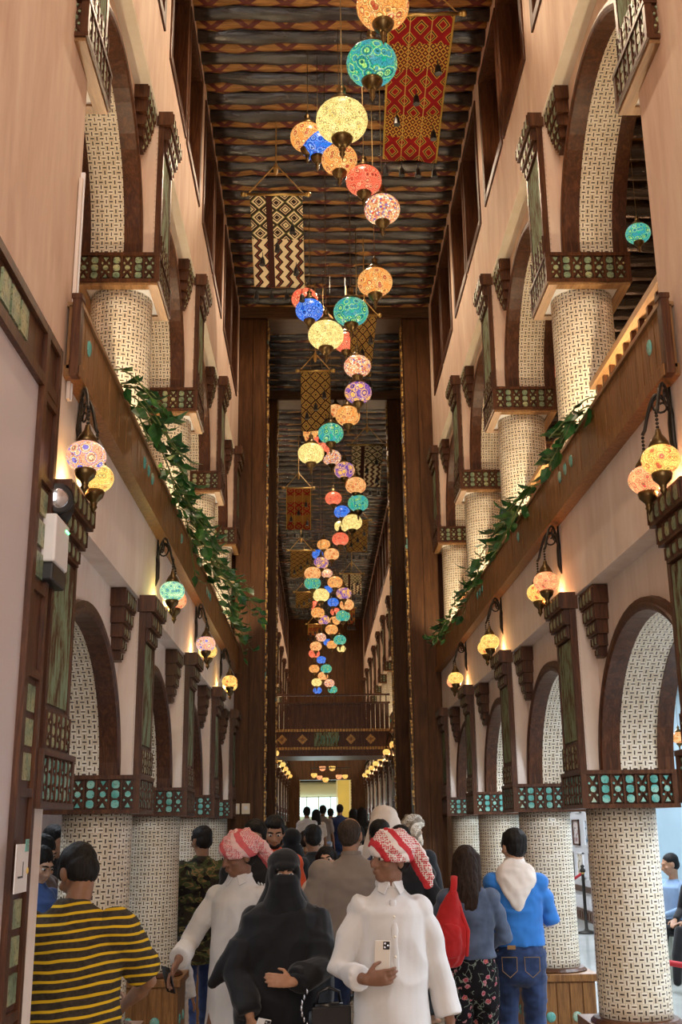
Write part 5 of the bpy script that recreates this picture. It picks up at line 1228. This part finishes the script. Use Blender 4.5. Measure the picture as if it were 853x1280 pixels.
def phone(label, c, up, nrm, lens=True, mat=None, cat='phone'):
    up = Vector(up).normalized(); nrm = Vector(nrm); nrm = (nrm - up * nrm.dot(up)).normalized(); sd = up.cross(nrm)
    t = thing('smartphone', label, cat, c); q = Matrix((sd, nrm, up)).transposed().to_4x4()
    def put(bm): bmesh.ops.transform(bm, matrix=q, verts=bm.verts); return bm
    b = B(); box(b, -.036, .036, -.004, .004, -.074, .074); o = obj('case', put(b), mat or M['phone'], t, bevel=.003)
    b = B(); box(b, -.033, .033, -.0052, -.004, -.070, .070); obj('screen', put(b), M['phone_dark'], t)
    if lens:
        b = B(); box(b, .002, .032, .004, .0062, .036, .070); l_ = obj('camera_block', put(b), M['phone_dark'], t, bevel=.002)
        b = B()
        for x, z in ((.010, .061), (.010, .045), (.024, .053)): ell(b, (x, .0068, z), (.0055, .002, .0055))
        obj('lens', put(b), M['lens'], l_, smooth=True)
    return t
def W(P, p): return P['root'].matrix_basis @ Vector(p)
def at(px, d): return ((px - 400.4) / FPX) * d * 1.02
# ---- nearest figures
R_ = math.radians
P1 = person('man in yellow and black striped t-shirt, back turned, head bowed', (-1.02, 4.80), R_(180), 1.69, 'brown', build=1.22, top='shirt', topmat=FAB['stripe'], sleeve=.42, hem=.80, bottom='trousers', botmat=FAB['black'], hair='short', head=(R_(40), R_(34), 0),
            hands=((-.19, -.34, 1.05), (.33, -.10, .80)), hint=((-1, .1, -.7), (.6, .5, -.1)), lean=.05, vox=.009, folds=.008, seed=2, tight=.04)
P2 = person('man in white thobe with pink-red headcloth, reaching a phone down to his right', (-.46, 6.6), R_(-22), 1.70, 'dark', build=.92, top='robe', topmat=FAB['thobe'], sleeve=.97, bottom=None, hair='nape', head=(R_(-30), R_(14), 0),
            hands=((-.25, -.26, 1.07), (.24, -.06, .80)), hint=((-.4, .6, -.2), (.5, .5, -.2)), vox=.0062, folds=.008, seed=4, eyes_on=True, handdir=(((-.35, -.25, -.9), (.8, .1, -.3)), None))
wrap(P2, FAB['ghutra2'], 3, True, 1); collar(P2, FAB['thobe'])
w_ = P2['arms'][0][2]; phone('blue-black smartphone held low by the man in the pink headcloth', W(P2, w_ + V3(-.050, -.020, -.105)), (-.2, -.3, .9), (-.6, -.6, .2), False, M['phone_dark'])
P5 = person('man in white thobe and red-white headcloth looking left, holding a white phone', (.335, 5.6), R_(6), 1.70, 'dark', build=.95, top='robe', topmat=FAB['thobe'], sleeve=.93, bottom=None, hair='nape', head=(R_(-58), R_(2), R_(6)),
            hands=((-.17, -.27, 1.10), (.31, .0, .77)), hint=((-.45, .5, -.6), (.25, .8, -.1)), vox=.0062, folds=.009, seed=6, eyes_on=True, handdir=(((.92, -.25, .10), (.15, .6, .1)), None), curl=.62)
wrap(P5, FAB['ghutra'], 8, True, 1); collar(P5, FAB['thobe'])
b = B(); L_ = P5['L']; loft(b, [(L_((0, -.122, .80)), .018, .006), (L_((0, -.131, 1.10)), .018, .006), (L_((0, -.128, 1.30)), .018, .006), (L_((0, -.092, 1.43)), .018, .006)], 8, (1, 0, 0), True); pk = obj('button_placket', b, FAB['thobe'], P5['root'], smooth=True)
b = B()
for z in (1.36, 1.27, 1.18): ell(b, L_((0, -.136 if z < 1.3 else -.122, z)), (.006, .004, .006))
obj('button', b, M['cream'], pk, smooth=True)
w_ = P5['arms'][0][2]; phone('white smartphone with black camera block in the hand of the nearest thobe man', W(P5, w_ + V3(.085, .006, .092)), (.05, .0, 1), (0.1, -1, .05), True)
# woman in black
P4 = person('woman in black abaya and face veil showing only her eyes', (-.185, 5.9), R_(6), 1.62, 'tan', True, build=1.0, top='robe', topmat=FAB['abaya'], sleeve=.95, bottom=None, hair=None, head=(0, R_(6), 0),
            hands=((-.19, -.25, .94), (.02, -.34, 1.11)), hint=((-.5, .5, 0), (.8, .1, -.6)), vox=.0062, folds=.006, seed=9, eyes_on=True, handdir=((( .1, -.15, -1), (.5, .5, 0)), ((-.95, -.15, .15), (0, .9, -.2))), curl=.55)
Mx = P4['Mx']; R3 = Mx.to_3x3(); b = B()
ell(b, Mx @ V3(0, .022, .052), (.090, .106, .084), R3, 20, 12); ell(b, Mx @ V3(0, -.052, .052), (.062, .052, .030), R3)
for sx in (-1, 1): ell(b, Mx @ V3(sx * .066, -.03, .0), (.024, .05, .06), R3)
loft(b, [(Mx @ V3(0, -.044, .000), .074, .070), (Mx @ V3(0, -.050, -.03), .082, .078), (Mx @ V3(0, -.046, -.06), .087, .078), (Mx @ V3(0, -.040, -.10), .095, .080), (Mx @ V3(0, -.030, -.18), .135, .10), (Mx @ V3(0, -.025, -.26), .185, .13), (Mx @ V3(0, -.02, -.34), .20, .13)], 24, (1, 0, 0), False)
loft(b, [(Mx @ V3(0, .05, .03), .086, .060), (Mx @ V3(0, .06, -.08), .10, .08), (Mx @ V3(0, .06, -.2), .16, .10)], 20, (1, 0, 0), False)
meshobj('face_veil', remesh(b, .0065, 2, (.005, 7, 3, 2)), FAB['abaya'], P4['root'])
b = B()   # bell-shaped cape with one corner swinging out
loft(b, [(V3(0, .02, 1.47), .12, .09), (V3(0, .0, 1.40), .225, .135), (V3(0, -.005, 1.27), .258, .16), (V3(0, -.01, 1.10), .27, .18), (V3(0, -.01, .95), .262, .18), (V3(0, -.01, .75), .245, .18), (V3(0, 0, .4), .245, .19)], 28, (1, 0, 0), False)
loft(b, [(V3(-.16, -.02, 1.30), .09, .07), (V3(-.26, -.05, 1.20), .075, .05), (V3(-.335, -.06, 1.13), .05, .035), (V3(-.385, -.06, 1.08), .026, .02)], 14, (0, 0, 1), True)
a_, e_, w2 = P4['arms'][0]; loft(b, [(a_.lerp(e_, .5), .08, .09), (e_, .07, .085), (e_.lerp(w2, .5), .062, .07), (e_.lerp(w2, .92), .056, .060)], 14, (0, 1, 0), False)
a_, e_, w2 = P4['arms'][1]; loft(b, [(a_, .08, .08), (e_, .085, .10), (e_.lerp(w2, .6), .075, .10), (w2 + V3(.03, 0, -.01), .045, .065)], 14, (0, 0, 1), False)
meshobj('cape', remesh(b, .009, 2, (.010, 6, 3, 5)), FAB['abaya'], P4['root'])
w_ = P4['arms'][0][2]; phone('white smartphone held low in the hand of the woman in black', W(P4, w_ + V3(.045, -.055, -.075)), (.35, -.1, .9), (.6, -.8, .1), True, M['white'])
M['leather'] = plain('black_leather', (.010, .010, .012), .3, 0, .3, 12, .6)
t = thing('handbag', 'black leather handbag with chain strap carried by the woman in black', 'bag', (.035, 5.62, .80), R_(14))
b = B(); bmesh.ops.create_cube(b, size=1, matrix=Matrix.Diagonal((.24, .11, .26, 1))); bmesh.ops.bevel(b, geom=b.edges[:], offset=.03, segments=3, affect='EDGES'); 
for v in b.verts: v.co.x *= 1 - .25 * (v.co.z + .13) / .26
obj('bag_body', b, M['leather'], t, smooth=True)
b = B(); box(b, -.095, .095, -.068, -.05, -.02, .125); f = obj('flap', b, M['leather'], t, bevel=.008); b = B(); ell(b, (0, -.071, .03), (.012, .006, .008)); obj('clasp', b, M['brass'], f, smooth=True)
b = B(); tube(b, [(-.06, 0, .12), (-.05, -.01, .18), (0, -.01, .20), (.05, -.01, .18), (.06, 0, .12)], .008, 8); obj('handle', b, M['leather'], t, smooth=True)
b = B()
for i in range(9): bmesh.ops.create_uvsphere(b, u_segments=8, v_segments=5, radius=.010, matrix=Matrix.Translation((-.09 - .045 * math.sin(i / 8 * PI), -.02, .12 + i * .024 - .10)) @ Matrix.Diagonal((.6, .6, 1.4, 1)))
obj('chain_strap', b, M['lens'], t, smooth=True)
# couple by the right column
P9 = person('youth in blue sweatshirt with cream hood and jeans, seen from behind', (1.31, 7.72), R_(174), 1.70, 'light', build=.97, top='shirt', topmat=FAB['blue'], sleeve=.52, hem=.99, bottom='trousers', botmat=FAB['denim'], hair='thick', head=(R_(22), R_(6), 0),
            hands=((-.10, -.32, 1.16), (.235, -.02, .84)), hint=((-.5, .4, -.5), (.4, .6, 0)), vox=.009, folds=.007, seed=11, tight=.03, stride=.03)
b = B(); a_, e_, w2 = P9['arms'][1]; loft(b, [(e_.lerp(a_, .15), .050, .050), (e_, .050, .050), (e_.lerp(w2, .6), .050, .054), (w2 + V3(0, 0, .03), .040, .042)], 12, (1, 0, 0), False)
a_, e_, w2 = P9['arms'][0]; loft(b, [(e_, .048, .048), (e_.lerp(w2, .8), .045, .045)], 12, (1, 0, 0), False); meshobj('cream_sleeve', remesh(b, .009, 2, (.004, 8, 16, 1)), FAB['hood'], P9['root'])
b = B(); loft(b, [(V3(0, -.005, 1.50), .085, .075), (V3(0, .03, 1.465), .135, .085), (V3(0, .085, 1.41), .135, .050), (V3(0, .118, 1.32), .085, .030), (V3(0, .125, 1.25), .040, .018), (V3(0, .122, 1.21), .015, .010)], 20, (1, 0, 0), True); ell(b, (0, .07, 1.475), (.09, .045, .025)); meshobj('hood', remesh(b, .008, 2, (.006, 10, 8, 7)), FAB['hood'], P9['root'])
b = B(); box(b, .03, .085, .134, .140, .975, 1.0); obj('leather_patch', b, cloth('tan_leather', (.30, .16, .06), .6), P9['root'])
for sx in (-1, 1):
    b = B(); c = V3(sx * .075, .132, .86); loft(b, [(c + V3(-.05, -.004, .065), .003, .003), (c + V3(-.048, .004, -.02), .003, .003), (c + V3(0, .006, -.06), .003, .003), (c + V3(.048, .004, -.02), .003, .003), (c + V3(.05, -.004, .065), .003, .003), (c + V3(-.05, -.004, .065), .003, .003)], 6, (0, 1, 0), False); obj('pocket_stitching', b, cloth('gold_thread_%d' % (sx + 1), (.22, .14, .06), .7), P9['root'])
P8 = person('woman with long brown hair, denim jacket and black floral trousers, from behind', (.955, 7.45), R_(180), 1.60, 'light', True, build=.98, top='jacket', topmat=FAB['jacket'], sleeve=.95, hem=1.02, bottom='wide', botmat=FAB['floral'], hair='long', hairmat=M['hair_brown'], head=(R_(-24), R_(6), 0),
            hands=((-.12, -.28, 1.06), (.22, -.12, .90)), hint=((-.5, .3, -.4), (.5, .4, 0)), vox=.009, folds=.006, seed=13)
t = thing('backpack', 'red canvas backpack hanging from the shoulder of the woman in denim', 'backpack', (.80, 7.26, 1.11), R_(12)); t.scale = (.74, .74, .78)
b = B(); loft(b, [((0, .03, -.22), .13, .075), ((0, .0, -.12), .15, .095), ((.01, 0, .02), .135, .085), ((.03, .0, .16), .085, .055), ((.05, .0, .26), .035, .03)], 20, (1, 0, 0), True); meshobj('bag_body', remesh(b, .008, 2, (.012, 7, 5, 3)), FAB['redbag'], t)
b = B(); loft(b, [((-.02, -.09, -.18), .085, .03), ((-.02, -.105, -.08), .095, .035), ((0, -.085, .02), .07, .02)], 16, (1, 0, 0), True); meshobj('front_pocket', remesh(b, .008, 2, (.006, 9, 9, 1)), FAB['redbag'], t)
b = B(); loft(b, [((.03, -.02, .22), .028, .010), ((.055, -.01, .32), .030, .010), ((.08, .05, .39), .030, .010), ((.10, .13, .36), .028, .010)], 10, (1, 0, 0), True); loft(b, [((.09, -.03, .16), .012, .018), ((.15, -.06, -.02), .010, .018), ((.13, -.06, -.2), .010, .016)], 8, (0, 1, 0), True); obj('shoulder_strap', b, FAB['redbag'], t, smooth=True)
# ---- behind
P3 = person('man in camouflage shirt and dark jeans, back turned, behind the reaching man', (-1.0, 9.7), R_(196), 1.74, 'brown', build=1.12, top='shirt', topmat=FAB['camo'], sleeve=.42, hem=.66, bottom='trousers', botmat=FAB['darkblue'], hair='short', head=(R_(20), R_(8), 0), hands=((-.12, -.22, 1.02), (.30, -.14, .98)), hint=((-.5, .4, -.4), (.5, .5, -.4)), vox=.012, seed=15, tight=.05, stride=.14)
P6 = person('heavy balding man in taupe polo shirt walking away, centre of the crowd', (.215, 7.95), R_(184), 1.79, 'tan', build=1.24, top='shirt', topmat=FAB['grey'], sleeve=.45, hem=.78, bottom='trousers', botmat=FAB['denim'], hair='receding', hairmat=M['hair_grey'], head=(R_(-22), R_(4), 0), vox=.012, seed=17, tight=.10, hands=((-.34, -.02, .84), (.34, -.02, .84)))
collar(P6, FAB['grey'])
P7 = person('man in plain black t-shirt walking away beside the right pillar', (.60, 8.5), R_(172), 1.73, 'light', build=1.12, top='shirt', topmat=FAB['black'], sleeve=.47, hem=.8, bottom='trousers', botmat=FAB['denim'], hair='short', head=(R_(-6), R_(6), 0), vox=.012, seed=19, tight=.05, hands=((-.30, -.02, .84), (.32, -.02, .84)))
P11 = person('man with glasses in black printed t-shirt, facing the camera behind the reaching man', (-.475, 8.3), R_(8), 1.78, 'brown', build=1.08, top='shirt', topmat=FAB['black'], sleeve=.47, hem=.8, bottom='trousers', botmat=FAB['denim'], hair='thick', head=(R_(-14), R_(10), 0), vox=.011, seed=21, eyes_on=True)
Mx = P11['Mx']; b = B()
for sx in (-1, 1): tube(b, [Mx @ V3(sx * .032 + .024 * math.cos(a), -.098, .008 + .018 * math.sin(a)) for a in [i * PI / 6 for i in range(13)]], .0022, 6); tube(b, [Mx @ V3(sx * .056, -.096, .012), Mx @ V3(sx * .078, .0, .010)], .002, 6)
tube(b, [Mx @ V3(-.008, -.101, .012), Mx @ V3(.008, -.101, .012)], .002, 6); obj('glasses', b, M['black'], P11['root'])
b = B(); rr = random.Random(12)
for row in (0, 1):
    for k in range(5):
        x, z = .015 + k * .022 + row * .012, 1.305 - k * .006 - row * .045
        for (x0, z0, x1, z1) in ((0, 0, 0, .028), (0, .028, .012, .014), (.012, .014, .004, 0))[:rr.choice((2, 3))]: tube(b, [(x + x0, -.150, z + z0), (x + x1, -.150, z + z1)], .0032, 5)
obj('shirt_print', b, M['white'], P11['root'])
P12 = person('bearded man in an orange shirt facing the camera', (-.375, 9.25), R_(10), 1.82, 'tan', build=1.0, top='shirt', topmat=FAB['orange'], sleeve=.47, bottom='trousers', botmat=FAB['denim'], hair='short', head=(R_(-6), R_(20), 0), vox=.012, seed=23, eyes_on=True, beard=True)
P13 = person('man in a dark cap half hidden behind the orange shirt', (-.42, 12.1), R_(20), 1.74, 'brown', top='shirt', topmat=FAB['darkblue'], bottom='trousers', botmat=FAB['denim'], hair='cap', head=(R_(10), 0, 0), vox=.014, seed=25, eyes_on=True)
b = B(); Mx = P13['Mx']; ell(b, Mx @ V3(0, .015, .070), (.088, .105, .062), Mx.to_3x3()); ell(b, Mx @ V3(0, -.115, .052), (.062, .055, .008), Mx.to_3x3()); meshobj('cap', remesh(b, .008, 2), M['black'], P13['root'])
P15 = person('man in black shirt turned left in front of the far crowd', (-.06, 10.5), R_(225), 1.74, 'brown', build=1.1, top='shirt', topmat=FAB['black'], bottom='trousers', botmat=FAB['black'], hair='short', head=(R_(-30), 0, 0), vox=.013, seed=27)
P17 = person('woman with reddish hair in profile behind the man in black', (-.14, 13.0), R_(120), 1.68, 'tan', True, top='shirt', topmat=FAB['brown'], bottom='trousers', botmat=FAB['denim'], hair='tied', hairmat=M['hair_brown'], vox=.014, seed=28)
P14 = person('woman in black headscarf with her back turned behind the orange shirt', (-.27, 10.9), R_(180), 1.70, 'tan', True, top='robe', topmat=FAB['abaya'], sleeve=.95, bottom=None, hair=None, vox=.013, seed=29)
Mx = P14['Mx']; b = B(); ell(b, Mx @ V3(0, .02, .04), (.10, .115, .095), Mx.to_3x3()); loft(b, [(Mx @ V3(0, .02, -.03), .10, .09), (Mx @ V3(0, .02, -.16), .14, .10), (Mx @ V3(0, .02, -.26), .19, .12)], 18, (1, 0, 0), False); meshobj('headscarf', remesh(b, .011, 2), FAB['abaya'], P14['root'])
P16 = person('young woman facing the camera, partly hidden beside the taupe polo shirt', (.055, 9.2), R_(-6), 1.57, 'light', True, top='shirt', topmat=FAB['scarf'], bottom='trousers', botmat=FAB['denim'], hair='long', head=(0, 0, R_(-10)), vox=.012, seed=31, eyes_on=True)
P20 = person('tall person with long pale headscarf, back turned, right of centre', (.53, 9.4), R_(184), 1.88, 'tan', top='robe', topmat=FAB['white'], sleeve=.95, bottom=None, hair=None, vox=.013, seed=33)
Mx = P20['Mx']; b = B(); ell(b, Mx @ V3(0, .015, .04), (.105, .115, .095), Mx.to_3x3()); loft(b, [(Mx @ V3(0, .05, .03), .11, .085), (Mx @ V3(0, .075, -.08), .14, .07), (Mx @ V3(0, .09, -.2), .18, .06), (Mx @ V3(0, .09, -.32), .20, .04)], 18, (1, 0, 0), False); meshobj('headscarf', remesh(b, .011, 2, (.005, 8, 3, 2)), FAB['scarf'], P20['root'])
P21 = person('man with thick black hair and dark blue shirt right of the balding man', (.47, 8.95), R_(180), 1.77, 'brown', top='shirt', topmat=FAB['darkblue'], bottom='trousers', botmat=FAB['black'], hair='thick', vox=.013, seed=35)
P22 = person('person in black with beige patterned headcloth beside the right portal pillar', (.86, 10.6), R_(150), 1.80, 'tan', top='robe', topmat=FAB['abaya'], sleeve=.95, bottom=None, hair=None, vox=.013, seed=37)
wrap(P22, FAB['ghutra3'], 5, True, -1)
# people behind the left columns
P10 = person('woman in blue denim jacket looking down behind the nearest left column', (-1.80, 7.35), R_(60), 1.64, 'light', True, top='jacket', topmat=FAB['jeanjacket'], sleeve=.95, hem=.86, bottom='wide', botmat=FAB['jeanjacket'], hair='tied', head=(R_(-10), R_(24), 0), vox=.011, seed=39, eyes_on=True)
P10b = person('young woman with glasses looking down, behind the denim jacket woman', (-2.0, 8.2), R_(70), 1.70, 'light', True, top='shirt', topmat=FAB['brown'], sleeve=.9, bottom='trousers', botmat=FAB['black'], hair='long', head=(R_(-10), R_(22), 0), vox=.012, seed=41, eyes_on=True)
P10c = person('dark-haired person at the back of the group behind the left column', (-2.12, 9.1), R_(60), 1.76, 'tan', top='shirt', topmat=FAB['black'], bottom='trousers', botmat=FAB['black'], hair='thick', vox=.013, seed=43, head=(0, R_(15), 0))
# toddler by the pedestal
P24 = person('small child in a pale shirt between the pedestal and the camouflage man', (-1.10, 9.05), R_(40), .92, 'tan', True, top='shirt', topmat=FAB['white'], sleeve=.9, hem=.7, bottom='trousers', botmat=FAB['scarf'], hair='short', head=(R_(20), R_(20), 0), vox=.016, seed=45, eyes_on=True)
# distant walkers up the steps
for i, (px, d, hh, tm, bm_, lab, fem) in enumerate((
        (404, 25.5, 1.72, 'grey', 'lightblue', 'distant man in grey top and pale blue trousers walking away before the lobby', False), (413, 26.5, 1.66, 'white', 'denim', 'distant person in white shirt between two walkers near the lobby', False),
        (424, 25.8, 1.74, 'darkblue', 'denim', 'distant man in dark shirt walking away at the right of the lobby group', False), (396, 24.5, 1.62, 'scarf', 'brown', 'distant woman in pale clothes at the left of the lobby group', True), (385, 23.5, 1.66, 'white', 'denim', 'distant person in white at the left wall before the lobby', False),
        (440, 22.5, 1.60, 'white', 'denim', 'distant long-haired figure in white at the right of the lobby group', True), (450, 22.0, 1.62, 'black', 'black', 'distant figure in black left of the pale headscarf', True))):
    person(lab, (at(px, d), d, .42), R_(180 + (i * 37) % 30 - 15), hh, 'brown', fem, top='shirt', topmat=FAB[tm], bottom='trousers', botmat=FAB[bm_], hair='short' if not fem else 'long', vox=.022, seed=50 + i)
for i, (px, d, hh, tm, lab, hr) in enumerate(((444, 12.2, 1.72, 'black', 'dark-haired person in black deep in the crowd, left of the blue shirt', 'thick'), (457, 12.8, 1.70, 'darkblue', 'long-haired person in navy deep in the crowd beside the balding man', 'long'), (366, 13.2, 1.70, 'darkblue', 'person in navy at the left edge of the far crowd', 'short'))):
    person(lab, (at(px, d), d), R_(180), hh, 'brown', top='shirt', topmat=FAB[tm], bottom='trousers', botmat=FAB['black'], hair=hr, vox=.016, seed=70 + i)
# two people sitting on the stone bench at the right edge
for i, (x, y, tm, lab) in enumerate(((4.12, 13.3, 'lightblue', 'person in pale blue sitting on the stone bench at the right edge'), (4.12, 12.5, 'black', 'person in black sitting at the far right end of the stone bench'))):
    t = thing('person', lab, 'person', (x, y, .50), R_(-70)); Mx = head_frame(V3(0, -.06, .74), R_(-20), R_(15)); R3 = Mx.to_3x3()
    def limbs(b, q, parts):
        if 't' in parts: loft(b, [((0, 0, .08), .16 * q, .13 * q), ((0, -.02, .3), .15 * q, .11 * q), ((0, -.04, .5), .16 * q, .10 * q), ((0, -.03, .58), .06, .05)], 16)
        for s in (-1, 1):
            if 'l' in parts: loft(b, [((s * .09, 0, .08), .085 * q, .08 * q), ((s * .12, -.40, .10), .06 * q, .06 * q), ((s * .13, -.46, -.12), .055 * q, .05 * q), ((s * .12, -.48, -.38), .04 * q, .04 * q)], 10)
            if 'a' in parts: loft(b, [((s * .18, -.03, .52), .055 * q, .055 * q), ((s * .24, -.08, .28), .045 * q, .045 * q), ((s * .12, -.25, .21), .032 * q, .032 * q)], 10)
    b = B(); limbs(b, .9, 'tla'); head_prims(b, Mx); cap(b, V3(0, -.03, .55), Mx @ V3(0, .02, -.05), .055, .05)
    for s in (-1, 1): hand(b, V3(s * .10, -.28, .20), V3(-s * .6, -.6, -.2), V3(0, 0, -1), s, .5)
    meshobj('body', remesh(b, .010, 1), SK['tan'], t); b = B(); limbs(b, 1.12, 'ta'); meshobj('shirt', remesh(b, .012, 2), FAB[tm], t)
    b = B(); limbs(b, 1.12, 'l'); meshobj('trousers', remesh(b, .012, 2), FAB['black'], t)
    b = B(); ell(b, Mx @ V3(0, .024, .048), (.082, .096, .082), R3); ell(b, Mx @ V3(0, .046, 0), (.074, .068, .078), R3); meshobj('hair', remesh(b, .01, 1), M['hair'], t)
